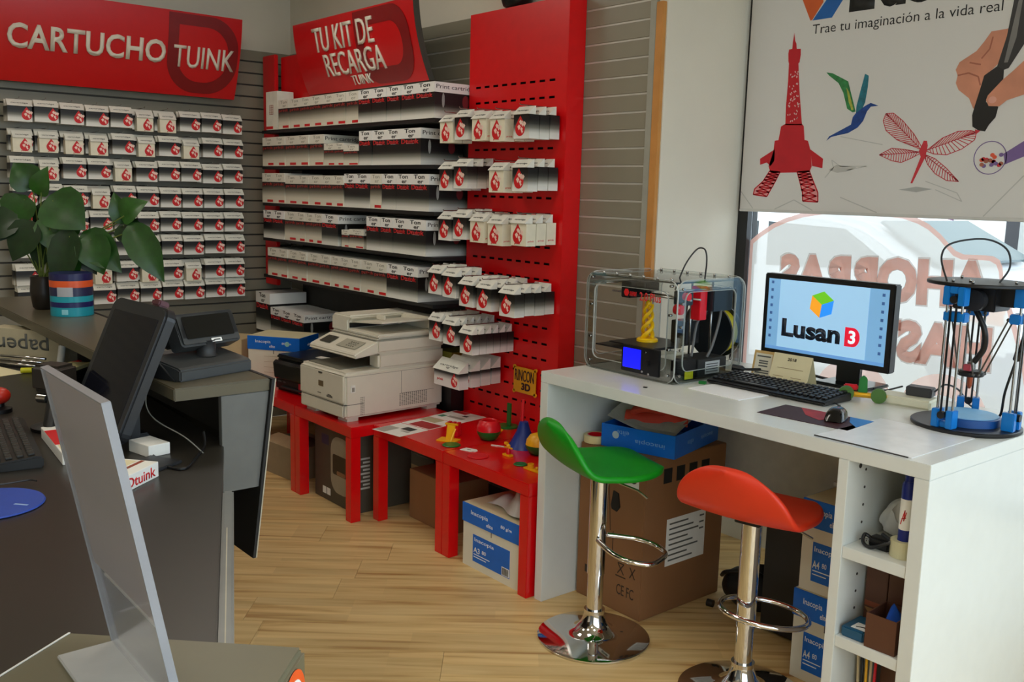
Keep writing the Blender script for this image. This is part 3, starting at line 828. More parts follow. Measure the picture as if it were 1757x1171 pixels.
# ---- paper boxes
def paper_box(label, loc, rz, L=.31, D=.225, H=.25, size='A4', front='x', open_=False, kind='full', group=None):
    t = thing('paper_box', label, 'paper box', loc, rz, group)
    if kind != 'lid':
        obj('carton', box(-L/2, L/2, -D/2, D/2, 0, H-.01), mat('carton_white', (226, 220, 200), .7, var=.02), t)
        lb_ = obj('label', plate([(-L*.32, H*.12), (L*.32, H*.12), (L*.32, H*.55), (-L*.32, H*.55)], .0006), BLU, t, (0, -D/2-.0002, 0))
        obj('lettering', txt('Inacopia', L*.34, H*.075, .0), WPL, lb_, (-L*.12, -.0007, H*.47))
        obj('lettering', txt(size, L*.11, H*.085, .01), WPL, lb_, (-L*.25, -.0007, H*.31))
        obj('lettering', txt('80', L*.07, H*.055, .0), WPL, lb_, (-L*.12, -.0007, H*.32))
        obj('small_print', lines2d([((-L*.3, H*.24), (-L*.02, H*.24)), ((-L*.3, H*.2), (-L*.08, H*.2))], .003), WPL, lb_, (0, -.0007, 0))
        bar = B()
        for k in range(9): bar.prism([(L*(.2+.012*k), H*.14), (L*(.206+.012*k), H*.14), (L*(.206+.012*k), H*.25), (L*(.2+.012*k), H*.25)], -.0012, -.0007, 'y')
        obj('barcode_panel', plate([(L*.19, H*.13), (L*.315, H*.13), (L*.315, H*.26), (L*.19, H*.26)], .0005), WPL, lb_, (0, -.0006, 0)); obj('barcode', bar.mesh(), INK, lb_, (0, -.0006, 0))
        obj('hand_hole', B().box(-.002, .002, -D/2-.0006, -D/2, H*.62, H*.72).mesh(), MFD, t)
    if kind != 'base':
        e = .004
        ld_ = obj('lid', box(-L/2-e, L/2+e, -D/2-e, D/2+e, H*.70, H, .0015), BLU, t)
        obj('lettering', txt('Inacopia', L*.3, H*.085, .0), WPL, ld_, (-L*.2, -D/2-e-.0003, H*.88))
        obj('lettering', txt('elite', L*.11, H*.06, .0), WPL, ld_, (-L*.02, -D/2-e-.0003, H*.79))
        obj('lettering', txt('80 g/m', L*.18, H*.06, .0), WPL, ld_, (L*.26, -D/2-e-.0003, H*.86))
        obj('lettering', txt('elite', D*.2, H*.06, .0), WPL, ld_, (L/2+e+.0003, 0, H*.82), (0, 0, PI/2))
        obj('lid_band', box(-L/2, L/2, -D/2, D/2, H+.0002, H+.0009), CREAM, ld_)
    return t
bx1 = paper_box('blue-lidded paper box with seal and chequer print on red table', (-.035, -.40, TZ), .62, .31, .225, .25)
for c_ in list(bx1.children):
    if c_.name.startswith('label'):
        for g_ in list(c_.children): bpy.data.objects.remove(g_)
        bpy.data.objects.remove(c_)
for k in range(4):
    obj('check_print', plate([(.0+.032*k, .06+.022*k), (.03+.032*k, .06+.022*k), (.03+.032*k, .08+.022*k), (.0+.032*k, .08+.022*k)]), mat('check_blue', (36, 80, 104), .5), bx1, (0, -.1128, 0))
obj('line_print', lines2d([((-.06, .05+.03*k), (.12, .05+.03*k)) for k in range(4)], .0015), mat('line_tan', (170, 150, 110), .6), bx1, (0, -.1127, 0))
obj('seal', plate(ell(.085, .215, .014, .014, 20)), mat('seal_green', (150, 200, 190), .4), bx1, (0, -.1169, 0))
single('brown_carton', B().box(-.10, .10, -.11, .11, 0, .2).mesh('b', .002), CARDL, 'plain pale carton on the red table beside the blue-lidded box', 'carton', (-.40, -.52, TZ), .62)
# olive and black boxes behind the white printer
t = thing('ink_box', 'tall black box with an olive green lid standing behind the white printer', 'box', (1.048, -.008, 0), .0)
obj('carton', box(-.07, .07, -.066, .07, 0, .70, .001), mat('box_black', (24, 24, 26), .4), t)
obj('olive_lid', box(-.071, .071, -.067, .071, .7003, .735, .001), mat('olive', (120, 120, 40), .5), t)
obj('olive_label', plate([(-.03, .63), (.065, .63), (.065, .695), (-.03, .695)]), mat('olive_lime', (158, 158, 46), .5), t, (.0705, 0, 0), (0, 0, PI/2))
obj('lettering', txt('oine', .05, .022, .0), mat('soft_grey', (170, 170, 176), .5), t, (.02, -.0665, .66))
# ---- leaflets
def leaflet(label, x, y, rz, wd, dp, prints):
    t = thing('leaflet', label, 'leaflet', (x, y, TZ), rz)
    obj('sheet', box(-wd/2, wd/2, -dp/2, dp/2, 0, .0012), PAPER, t)
    for k, (a0, a1, b0, b1, m) in enumerate(prints):
        obj('printed_area', box(a0*wd, a1*wd, b0*dp, b1*dp, .0013, .0017+.0001*k), m, t)
    return t
LGR = mat('leaflet_grey', (170, 168, 158), .5); LDK = mat('leaflet_black', (34, 36, 36), .5); LRD = mat('leaflet_red', (170, 26, 30), .5); LTN = mat('leaflet_tan', (186, 176, 140), .5); LGN = mat('leaflet_green', (70, 140, 110), .5)
leaflet('glossy white leaflet with a black printer picture and grey curve', 1.318, -.50, .155, .185, .172, [(-.48, -.12, -.45, .1, LGR), (-.05, .3, .05, .32, LDK), (.1, .36, -.1, .0, LGR)])
leaflet('white leaflet with a tan band and dark red text panel', 1.288, -.322, .155, .185, .172, [(-.48, .1, .1, .48, LTN), (-.28, .48, -.48, .02, LRD)])
leaflet('white leaflet with small green marks lying next to the red board', 1.262, -.138, .155, .20, .185, [(-.2, .3, -.2, -.05, LGR), (-.4, -.25, -.3, -.1, LGN), (.05, .2, .1, .2, LDK), (-.45, .0, .28, .48, LRD)])
# ---- printed plastic pieces on the red tables
PY = mat('plastic_yellow', (244, 180, 20), .35); PG_ = mat('plastic_green', (14, 110, 40), .35); PR_ = mat('plastic_red', (224, 20, 34), .3); PBL = mat('plastic_blue', (16, 50, 140), .35)
t = thing('phone_stand', 'small yellow printed phone stand on red table', 'phone stand', (1.59, -.43, TZ), .5)
obj('base', box(-.045, .045, -.03, .03, 0, .006, .001), PY, t)
obj('back_rest', B().prism([(.012, .006), (.018, .006), (.034, .062), (.027, .064)], -.018, .018, 'x').mesh(), PY, t)
obj('strut', B().prism([(-.03, .0061), (-.026, .0061), (.02, .05), (.016, .052)], .022, .028, 'x').mesh(), PY, t)
obj('top_bar', box(-.03, .03, .026, .036, .062, .07, .001), PY, t)
t = thing('red_holder', 'small translucent red printed holder behind yellow phone stand', 'holder', (1.525, -.355, TZ), .5)
obj('base', box(-.03, .03, -.02, .02, 0, .02, .001), PR_, t)
for a in (-.022, 0, .022): obj('prong', box(a-.007, a+.007, -.018, .018, .0202, .058, .001), PR_, t)
single('green_disc', B().lathe([(.036, 0), (.04, .002), (.036, .005)], 24).mesh(), PG_, 'flat dark green printed leaf disc by the white card', 'disc', (1.66, -.465, TZ))
t = thing('small_card', 'cut white card lying in front of the round pot', 'card', (1.765, -.447, TZ), .35)
obj('sheet', B().prism([(-.036, -.02), (.02, -.022), (.022, -.012), (.036, -.012), (.036, .006), (.022, .02), (-.03, .02)], 0, .002, 'z').mesh(), PAPER, t)
obj('print', box(-.012, .006, -.003, .003, .0021, .0026), GRYI, t)
t = thing('round_pot', 'round printed pot, red upper half on a dark green lower half', 'pot', (1.675, -.275, TZ))
obj('lower_half', B().lathe([(.022, 0), (.036, .006), (.05, .028), (.053, .042)], 28).mesh(), PG_, t)
obj('upper_half', B().lathe([(.053, .0422), (.052, .06), (.044, .08), (.034, .088), (.03, .084), (.036, .07)], 28).mesh(), PR_, t)
t = thing('small_dish', 'little yellow printed dish with knob near the red board', 'dish', (1.60, -.18, TZ))
obj('dish', B().lathe([(.02, 0), (.034, .008), (.037, .014), (.03, .012), (.006, .012)], 24).mesh(), PY, t)
obj('knob', B().lathe([(.005, .012), (.006, .022), (.002, .027)], 10).mesh(), PY, t)
t = thing('spool_stand', 'dark green printed stand with an upright post against the red board', 'stand', (1.545, -.064, TZ))
obj('base', B().lathe([(.052, 0), (.052, .006), (.045, .009)], 28).mesh(), PG_, t)
obj('post', box(.0, .026, -.004, .004, .009, .115, .001), PG_, t)
t = thing('cone_vase', 'blue printed cone with a red rod standing in it', 'vase', (1.85, -.225, TZ))
obj('cone', B().lathe([(.07, 0), (.055, .02), (.03, .07), (.018, .11)], 24).mesh(), PBL, t)
obj('rod', B().cyl((-.012, 0, .06), (-.02, .01, .20), .009, .007, 10).mesh(), PR_, t)
t = thing('yellow_green_pot', 'round printed pot with a yellow top on dark green behind green stool', 'pot', (1.975, -.25, TZ))
obj('lower_half', B().lathe([(.022, 0), (.038, .006), (.052, .028), (.055, .042)], 28).mesh(), PG_, t)
obj('upper_half', B().lathe([(.054, .0422), (.05, .062), (.036, .082), (.015, .09)], 28).mesh(), PY, t)
def fig(name, label, cat, x, y, parts):
    t = thing(name, label, cat, (x, y, TZ))
    for n, me, m in parts: obj(n, me, m, t)
fig('toy_figure', 'tiny yellow and red printed figure on the red table', 'toy', 1.925, -.37, [('base', box(-.024, .02, -.012, .012, 0, .008, .001), PY), ('body', B().lathe([(.008, .008), (.011, .02), (.005, .034)], 12).mesh(), PR_), ('head', B().sphere((0, 0, .042), .009, 10).mesh(), PY), ('arms', B().cyl((-.024, 0, .034), (.024, 0, .036), .004, n=8).mesh(), PY), ('bar', box(-.022, -.006, -.006, .006, .046, .056, .001), PY)])
single('white_strip', box(-.05, .05, -.004, .004, 0, .003), PAPER, 'thin white strip lying in front of the blue cone', 'strip', (1.80, -.30, TZ), .5)
single('green_chip', B().lathe([(.026, 0), (.028, .002), (.025, .005)], 20).mesh(), PG_, 'small green printed disc by the yellow tray', 'disc', (2.05, -.41, TZ))
fig('yellow_tray', 'small yellow printed tray with a cup near the white desk', 'tray', 2.14, -.42, [('plate', box(-.045, .05, -.014, .014, 0, .006, .001), PY), ('cup', B().lathe([(.013, .006), (.013, .024), (.009, .024), (.009, .01)], 14, -.015).mesh(), PY), ('peg', B().cyl((.02, 0, .006), (.02, 0, .018), .005, n=8).mesh(), PY)])
fig('red_lens', 'flat red printed oval on the red table in front of the card', 'disc', 1.86, -.475, [('oval', B().lathe([(.04, 0), (.044, .002), (.04, .004)], 24).mesh(), PR_)])
# ---- things under the red tables
t = thing('coffee_machine_box', 'brown printed carton with picture of a coffee machine under red table', 'box', (.875, -.475, 0), .0)
BR = mat('box_taupe', (78, 72, 60), .5)
obj('carton', box(-.19, .2, -.115, .2, 0, .375, .002), BR, t)
obj('machine_picture', plate(rrect(-.03, .16, .06, .34, .07), .0005), mat('picture_beige', (165, 158, 138), .4), t, (0, -.1152, 0))
obj('picture_opening', plate(rrect(-.01, .155, .15, .25, .012), .0005), mat('picture_black', (26, 22, 20), .3), t, (0, -.1158, 0))
obj('cup_picture', plate(rrect(.03, .11, .152, .172, .008), .0005), mat('picture_tan', (150, 110, 80), .4), t, (0, -.1164, 0))
obj('blue_print', plate([(-.12, .28), (-.05, .28), (-.05, .33), (-.12, .33)]), mat('navy_print', (44, 46, 80), .5), t, (0, -.1152, 0))
obj('code_print', B().prism([(-.11, .03), (-.075, .03), (-.075, .065), (-.11, .065)], -.0005, 0, 'y').prism([(-.068, .03), (-.034, .03), (-.034, .065), (-.068, .065)], -.0005, 0, 'y').mesh(), WPL, t, (0, -.1152, 0))
obj('side_print', lines2d([((-.02+.012*(k % 2), .12+.018*k), (.03, .12+.018*k)) for k in range(9)], .009), mat('dull_white', (190, 190, 182), .5), t, (.2002, -.065, 0), (0, 0, PI/2))
single('plain_carton', B().box(-.16, .16, -.11, .11, 0, .235).mesh('c', .002), CARD, 'plain brown carton under the red table with leaflets', 'carton', (1.40, -.285, 0), .0)
t = thing('open_carton', 'open pale carton with folded flap under the red table beside the counter', 'carton', (.35, -.47, 0), .1)
obj('carton', B().box(-.22, .1, -.13, -.125, 0, .17).box(-.22, .1, .125, .13, 0, .17).box(-.22, -.215, -.125, .125, 0, .17).box(.095, .1, -.125, .125, 0, .17).box(-.215, .095, -.125, .125, 0, .004).mesh(), mat('carton_grey', (150, 132, 104), .8), t)
obj('flap', B().add([(-.22, -.13, .17), (.1, -.13, .17), (.06, -.05, .20), (-.18, -.05, .20)], [(0, 1, 2, 3)]).mesh(), CARDL, t)
single('folded_papers', B().box(-.13, .06, -.1, .1, .006, .16).mesh('f', .004), mat('dark_papers', (66, 60, 52), .7), 'bundle of dark folded papers inside the open carton', 'papers', (.35, -.46, 0), .1)
bx2 = paper_box('blue-lidded A3 paper box under the red table next to the desk', (2.0255, -.395, 0), .0, .368, .27, .265, 'A3')
pl = B().grid(lambda u, v: ((u-.5)*.27*(1-.4*v), (v-.5)*.18+.02*math.sin(7*u), .012+.09*math.sin(PI*min(1, max(0, u)))*math.sin(PI*v)*(1+.35*math.sin(9*u+5*v))+.014*math.sin(14*u+3*v)*math.sin(PI*v)), 18, 12).mesh('bag')
PLB = mat('plastic_bag', (205, 203, 196), .3, var=.08)
o = single('plastic_bag', pl, PLB, 'crumpled white plastic bag lying on the A3 paper box', 'bag', (2.075, -.40, .2665))
# ================================================================== white counter desk
DZ = .8793
t = thing('white_desk', 'tall white counter desk with open shelf end by the window', 'desk', (2.28, -.52, 0), -.004)
DL, DD = 1.466, .81
obj('desk_top', box(0, DL, 0, DD, .839, .879, .0015), WHT, t)
obj('end_panel', box(0, .04, 0, DD, 0, .8385, .0012), WHT, t)
obj('end_panel', box(DL-.04, DL, 0, DD, 0, .8385, .0012), WHT, t)
obj('divider', box(1.215, 1.245, 0, .42, 0, .8385, .0012), WHT, t)
obj('back_panel', box(.0405, DL-.0405, DD-.03, DD-.012, .28, .8385), mat('desk_back', (214, 210, 198), .5), t)
obj('cubby_back', box(1.2455, DL-.0405, .40, .418, 0, .8385), WHT, t)
for z in (.60, .345, .06):
    obj('shelf', box(1.2455, DL-.0405, .003, .399, z-.032, z, .001), WHT, t)
hl = B()
for k in range(9): hl.cyl((1.2452, .09, .40+.05*k), (1.2462, .09, .40+.05*k), .004, n=8)
stuff(obj('shelf_pin_holes', hl.mesh(), mat('hole_dark', (60, 58, 54), .7), t))
obj('cam_hole', B().cyl((1.2452, .06, .815), (1.2464, .06, .815), .007, n=10).mesh(), mat('hole_dark', (60, 58, 54), .7), t)
# ---- clear acrylic 3D printer
ACR = clearmat('acrylic_clear', (246, 248, 247), .25, .03)
ACE = mat('acrylic_edge', (214, 218, 212), .15, var=.05, alpha=.62)
t = thing('acrylic_3d_printer', 'clear acrylic cased 3D printer with blue display on the white desk', '3D printer', (2.29, -.315, DZ), 0)
PW, PD, PH = .44, .375, .36
def rim(x0, x1, z0, z1, r, wd):
    o_, i_ = rrect(x0, x1, z0, z1, r), rrect(x0+wd, x1-wd, z0+wd, z1-wd, max(.004, r-wd)); n = len(o_)
    return o_, i_, n
def panel_ring(axis, pos, th, x0, x1, z0, z1, r, wd):
    o_, i_, n = rim(x0, x1, z0, z1, r, wd); b = B()
    def mk(p, a): return (p[0], a, p[1]) if axis == 'y' else (a, p[0], p[1])
    v = [mk(p, pos) for p in o_]+[mk(p, pos) for p in i_]+[mk(p, pos+th) for p in o_]+[mk(p, pos+th) for p in i_]
    f = []
    for k in range(n):
        j = (k+1) % n
        f += [(k, j, n+j, n+k), (2*n+k, 3*n+k, 3*n+j, 2*n+j), (k, 2*n+k, 2*n+j, j), (n+k, n+j, 3*n+j, 3*n+k)]
    return b.add(v, f).mesh()
for nme, ax, pos, a1 in (('front_panel', 'y', 0, PW), ('back_panel', 'y', PD-.006, PW), ('side_panel', 'x', .002, PD), ('side_panel', 'x', PW-.008, PD)):
    x0 = .0 if ax == 'y' else .007; x1 = a1 if ax == 'y' else PD-.007
    p = obj(nme, panel_ring(ax, pos, .006, x0, x1, .0, PH, .045, .042), ACR, t)
    obj('edge', panel_ring(ax, pos+.0005, .005, x0-.0012, x1+.0012, -.0 if False else .0, PH+.0012, .045, .0016), ACE, p)
    obj('edge', panel_ring(ax, pos+.0005, .005, x0+.0405, x1-.0405, .0405, PH-.0405, .03, .0022), ACE, p)
obj('top_panel', box(.01, PW-.01, .008, PD-.008, PH-.012, PH-.006), ACR, t)
obj('base_panel', box(.004, PW-.01, .008, PD-.008, .002, .007), mat('smoke_base', (96, 98, 84), .2, alpha=.7), t)
sc8 = B()
for a in (.03, PW-.03):
    for z in (.03, .12, .24, PH-.02): sc8.cyl((a, -.004, z), (a, .01, z), .005, n=8)
for i in range(6): sc8.cyl((.06+.065*i, .03, PH-.006), (.06+.065*i, .03, PH+.004), .005, n=8)
for i in range(6): sc8.cyl((.06+.065*i, PD-.03, PH-.006), (.06+.065*i, PD-.03, PH+.004), .005, n=8)
for z in (.03, .12, .2, .28, .33): sc8.cyl((PW-.004, .03, z), (PW+.004, .03, z), .005, n=8)
stuff(obj('screws', sc8.mesh(), STEEL, t))
obj('rod', B().cyl((.03, .11, .285), (.41, .11, .285), .004, n=8).mesh(), STEEL, t)
obj('rod', B().cyl((.03, .16, .285), (.41, .16, .285), .004, n=8).mesh(), STEEL, t)
obj('rod', B().cyl((.32, .22, .02), (.32, .22, .34), .004, n=8).mesh(), STEEL, t)
obj('rod', B().cyl((.35, .30, .02), (.35, .30, .34), .004, n=8).mesh(), STEEL, t)
obj('rod', B().cyl((.05, .05, .32), (.05, .33, .32), .004, n=8).mesh(), STEEL, t)
obj('rod', B().cyl((.40, .05, .32), (.40, .33, .32), .004, n=8).mesh(), STEEL, t)
obj('extruder', B().box(.11, .155, .07, .19, .27, .33).box(.155, .2, .10, .18, .295, .33).mesh('e', .003), BLK, t)
obj('motor', box(.345, .395, .09, .14, .265, .315, .003), mat('motor_dark', (30, 40, 46), .4), t)
obj('motor', box(.34, .42, .22, .33, .24, .32, .003), mat('motor_dark', (30, 40, 46), .4), t)
obj('pulley', B().cyl((.385, .06, .255), (.41, .06, .255), .018, n=16).cyl((.40, .085, .30), (.42, .085, .30), .014, n=16).mesh(), PR_, t)
obj('z_mount', box(.36, .40, .17, .21, .21, .33, .002), PR_, t)
obj('bed_arm', B().box(.03, .26, .03, .25, .085, .09).box(.08, .3, .05, .28, .1, .104).mesh(), BLK, t)
obj('bed_post', B().box(.23, .30, .22, .30, .105, .19).mesh('p', .002), BLK, t)
obj('power_supply', box(.32, .43, .14, .30, .009, .075, .002), mat('psu_dark', (44, 46, 46), .4), t)
obj('rating_plate', plate([(-.05, 0), (.03, 0), (.03, .045), (-.05, .045)]), mat('plate_silver', (190, 192, 190), .35), t, (.4306, .23, .02), (0, 0, PI/2))
obj('small_print', lines2d([((-.045, .008+.009*k), (.02, .008+.009*k)) for k in range(4)], .0025), INK, t, (.4314, .23, .02), (0, 0, PI/2))
obj('circuit_board', B().box(.4, .43, .03, .13, .01, .08).mesh('c', .001), BLK, t)
obj('warning_label', plate([(-.02, 0), (.025, 0), (.025, .03), (-.02, .03)]), mat('label_yellow', (214, 212, 30), .4), t, (.4306, .09, .012), (0, 0, PI/2))
lc_ = obj('display_box', box(.205, .385, -.014, -.004, .02, .115, .002), BLK, t)
obj('screen', plate(rrect(.215, .30, .035, .105, .002)), mat('screen_blue', (18, 22, 240), .3, var=.02, emis=1.1), lc_, (0, -.0145, 0))
obj('knob', B().cyl((.335, -.028, .065), (.335, -.014, .065), .011, n=16).mesh(), BLK, lc_)
stuff(obj('screws', B().cyl((.322, -.018, .1), (.322, -.013, .1), .004, n=8).cyl((.31, -.018, .03), (.31, -.013, .03), .004, n=8).cyl((.34, -.018, .025), (.34, -.013, .025), .004, n=8).mesh(), STEEL, lc_))
obj('logo_mark', plate(ell(.205, .30, .013, .014, 6)), REDI, t, (0, -.0008, 0))
obj('lettering', txt('2.0 Plus', .10, .03, .012), REDI, t, (.318, -.0008, .292))
stuff_l = obj('name_print', lines2d([((.222+.007*k, .289), (.224+.007*k, .305)) for k in range(5)]+[((.222, .297), (.252, .297))], .0035), REDI, t, (0, -.0008, 0)); stuff(stuff_l)
obj('filament_tube', B().tube(smooth_pts([(.30, .15, .31), (.315, .18, .40), (.33, .22, .455), (.35, .235, .46), (.36, .24, .44), (.355, .25, .40), (.35, .25, .345)], 6), .0028, 8).mesh(), BLK, t)
obj('wiring', B().tube(smooth_pts([(.38, .25, .25), (.37, .2, .2), (.38, .17, .12), (.39, .15, .08)], 6), .005, 6).mesh(), mat('cable_grey', (96, 98, 98), .5), t)
obj('wiring', B().tube(smooth_pts([(.41, .28, .26), (.425, .25, .2), (.425, .22, .12), (.42, .2, .08)], 6), .005, 6).mesh(), mat('cable_grey', (96, 98, 98), .5), t)
obj('wiring', B().tube(smooth_pts([(.24, .3, .27), (.23, .3, .2), (.235, .28, .12)], 6), .004, 6).mesh(), mat('cable_grey', (96, 98, 98), .5), t)
obj('fan_duct', B().tube(smooth_pts([(.285, .25, .19), (.295, .26, .225), (.32, .27, .235), (.34, .27, .215)], 6), .016, 10).mesh(), DKG, t)
sp = obj('filament_spool', B().cyl((PW-.16, PD+.012, .14), (PW-.16, PD+.02, .14), .10, n=36).cyl((PW-.16, PD+.07, .14), (PW-.16, PD+.078, .14), .10, n=36).mesh(), mat('spool_black', (20, 28, 34), .3), t)
obj('filament', B().cyl((PW-.16, PD+.0205, .14), (PW-.16, PD+.0695, .14), .085, n=36).mesh(), mat('filament_yellow', (214, 200, 40), .4), sp)
# the spiral print standing on the bed
def helix(ph, z):
    a = ph+z*58; r = .019*(1-.25*z/.12)
    return (r*math.cos(a), r*math.sin(a), .012+z)
t = thing('spiral_print', 'yellow 3D printed double spiral vase inside the acrylic printer', 'figurine', (2.29+.165, -.315+.165, DZ+.1045))
YS = mat('sculpt_yellow', (250, 200, 6), .4)
obj('base', B().lathe([(.04, 0), (.04, .008), (.034, .013)], 28).mesh(), YS, t)
for k in range(3):
    obj('strand', B().tube([helix(2*PI*k/3, z*.125/40) for z in range(41)], [.0085-.003*z/40 for z in range(41)], 8).mesh(), YS, t)
obj('finial', B().sphere((0, 0, .143), .012, 12).mesh(), YS, t)
# ---- monitor
t = thing('desktop_monitor', 'black widescreen monitor showing a cube logo and LusanD3 on the white desk', 'monitor', (3.0, .17, DZ), 0)
obj('foot', box(-.02, .17, -.02, .15, 0, .012, .004), BLKG, t)
obj('stand_neck', box(.02, .11, .05, .07, .012, .14, .002), BLK, t)
hs = obj('housing', B().box(-.2535, .2535, -.02, .02, .078, .375).mesh('h', .004), BLK, t)
sx0, sx1, sz0, sz1 = -.234, .234, .10, .357
SCR = mat('screen_sky', (126, 178, 222), .25, var=.02, scale=3, emis=.42)
scr = obj('screen', plate([(sx0, sz0), (sx1, sz0), (sx1, sz1), (sx0, sz1)]), SCR, t, (0, -.0203, 0))
obj('wallpaper', plate([(-.185, sz0+.012), (.165, sz0+.012), (.165, sz1), (-.185, sz1)], .0003), mat('screen_pale', (158, 202, 236), .25, var=.01, emis=.5), scr, (0, -.0008, 0))
cz, cx_ = .282, .0
r_ = .05
hexp = [(cx_+r_*math.cos(a)-.012, cz+r_*.95*math.sin(a)) for a in [PI/2+PI/3*k-.12 for k in range(6)]]
cc = (cx_-.012, cz)
def face(i): return plate([cc, hexp[i], hexp[(i+1) % 6], hexp[(i+2) % 6]], .0004)
for i, cl in ((5, (100, 180, 36)), (1, (226, 150, 40)), (3, (44, 136, 232))):
    obj('cube_logo', face(i), mat('logo_%d' % i, cl, .3, var=.01, emis=.7), scr, (0, -.0012, 0))
obj('lettering', txt('Lusan', .235, .066, .042, .0004), mat('screen_navy', (16, 28, 46), .3, emis=.1), scr, (-.05, -.0012, .185))
dsh = [(0, 0), (.03, 0)]+[(.03+.026*math.sin(a), .033-.033*math.cos(a)) for a in [PI*k/12 for k in range(1, 12)]]+[(.03, .066), (0, .066)]
obj('red_letter', plate(dsh, .0004), mat('screen_red', (214, 26, 52), .3, emis=.6), scr, (.085, -.0012, .150))
obj('lettering', txt('3', .026, .046, .03, .0004), mat('screen_white', (220, 236, 246), .3, emis=.7), scr, (.112, -.0017, .183))
obj('taskbar', plate([(sx0, sz0), (sx1, sz0), (sx1, sz0+.012), (sx0, sz0+.012)], .0003), mat('taskbar_blue', (96, 146, 200), .3, emis=.6), scr, (0, -.0009, 0))
ic = B()
for k in range(8):
    ic.prism([(sx0+.012, sz1-.018-.028*k), (sx0+.022, sz1-.018-.028*k), (sx0+.022, sz1-.008-.028*k), (sx0+.012, sz1-.008-.028*k)], -.0004, 0, 'y')
    ic.prism([(sx1-.024, sz1-.024-.028*k), (sx1-.014, sz1-.024-.028*k), (sx1-.014, sz1-.014-.028*k), (sx1-.024, sz1-.014-.028*k)], -.0004, 0, 'y')
stuff(obj('desktop_icons', ic.mesh(), mat('icon_blue', (60, 96, 150), .3, emis=.4), scr, (0, -.0012, 0)))
# ---- calendar
t = thing('desk_calendar', 'cream tent desk calendar with 2018 on it beneath the monitor', 'calendar', (2.945, .065, DZ), .05)
obj('front_sheet', B().add([(-.075, -.035, 0), (.075, -.035, 0), (.075, 0, .105), (-.075, 0, .105), (-.075, -.033, 0), (.075, -.033, 0), (.075, .002, .105), (-.075, .002, .105)], [(0, 1, 2, 3), (4, 7, 6, 5), (0, 4, 5, 1), (1, 5, 6, 2), (2, 6, 7, 3), (3, 7, 4, 0)]).mesh(), CREAM, t)
obj('rear_sheet', B().add([(-.075, .04, 0), (.075, .04, 0), (.075, .0022, .104), (-.075, .0022, .104)], [(0, 1, 2, 3)]).mesh(), CREAM, t)
ta = math.atan2(.035, .105)
obj('lettering', txt('2018', .034, .011, .01), INK, t, (.0, -.0065, .088), (-ta, 0, 0))
obj('month_lines', lines2d([((-.06, .02), (-.02, .02)), ((-.06, .03), (-.02, .03)), ((.01, .02), (.05, .02)), ((.01, .03), (.05, .03)), ((-.05, .06), (.05, .06))], .002), mat('pale_ink', (170, 150, 110), .6), t, (0, -.0355, 0), (-ta, 0, 0))
t = thing('photo_card', 'small framed picture card with tan border leaning on the calendar', 'card', (2.815, .07, DZ), .1)
obj('card', box(-.045, .045, 0, .004, 0, .1, .001), mat('tan_card', (206, 170, 104), .6, var=.15), t, (0, 0, 0), (-.22, 0, 0))
obj('photo', plate([(-.036, .012), (.03, .012), (.03, .09), (-.036, .09)]), mat('photo_pale', (224, 220, 200), .5), t, (0, -.0004, 0), (-.22, 0, 0))
obj('photo_print', lines2d([((-.03, .02), (.024, .02)), ((-.03, .028), (.024, .028)), ((-.02, .045), (.016, .045)), ((-.02, .055), (.016, .055)), ((-.02, .063), (.016, .063)), ((-.03, .08), (.024, .08))], .005), GRYI, t, (0, -.0011, 0), (-.22, 0, 0))
# ---- keyboard and mouse
t = thing('keyboard', 'black keyboard in front of the monitor on the white desk', 'keyboard', (2.99, -.085, DZ), .03)
obj('case', B().prism([(-.085, .004), (-.09, .014), (-.07, .018), (.075, .028), (.08, .022), (.08, .0)], -.228, .228, 'x').mesh('k', .003, 2), BLK, t)
kc = box(-.0078, .0078, -.0078, .0078, 0, .006, .0015, 1)
KEY = mat('key_black', (26, 26, 28), .35)
for r in range(6):
    n = 20
    for k in range(n):
        if r == 0 and 3 < k < 12: continue
        obj('key', kc, KEY, t, (-.212+k*.0222, -.058+r*.0235, .0195+.0016*r), (.065, 0, 0))
obj('space_bar', box(-.085, .085, -.0078, .0078, 0, .006, .0015, 1), KEY, t, (-.046, -.058, .0195), (.065, 0, 0))
t = thing('mouse', 'black wired mouse on the red and blue printed sheet', 'mouse', (3.335, -.285, DZ+.0022), .35)
obj('shell', B().grid(lambda u, v: ((u-.5)*.06*(1-.25*abs(2*v-1)**3), (v-.5)*.108, .034*max(0, (1-abs(2*u-1)**2.6))**.5*max(0, 1-abs(2*v-1.08)**2.4)**.5+.002), 14, 16).box(-.018, .018, -.04, .04, 0, .004).mesh('m', fix=False), BLKG, t)
obj('wheel', B().cyl((-.004, .03, .031), (.004, .03, .031), .007, n=12).mesh(), DKG, t)
obj('cord', B().tube(smooth_pts([(0, .052, .012), (.005, .09, .006), (-.02, .16, .006), (-.05, .22, .004), (-.05, .27, .004)], 5), .002, 6).mesh(), BLK, t)
t = thing('printed_sheet', 'glossy dark red and blue printed sheet used under the mouse', 'sheet', (3.29, -.31, DZ), .08)
obj('sheet', box(-.155, .135, -.085, .085, 0, .0012), mat('sheet_maroon', (58, 22, 30), .55), t)
obj('red_area', B().prism([(-.1, .084), (.06, .084), (.02, -.03), (-.04, .0)], .0013, .0017, 'z').mesh(), mat('sheet_red', (170, 30, 34), .5, var=.3), t)
obj('blue_area', B().prism([(.06, .084), (.134, .084), (.134, -.03), (.09, .02)], .0013, .0018, 'z').mesh(), mat('sheet_blue', (40, 130, 210), .5), t)
single('paper_sheet', box(-.11, .11, -.075, .075, 0, .002), mat('bright_paper', (252, 253, 255), .6, var=.005), 'blank white paper sheet poking out under the keyboard', 'paper', (2.90, -.235, DZ), -.05)
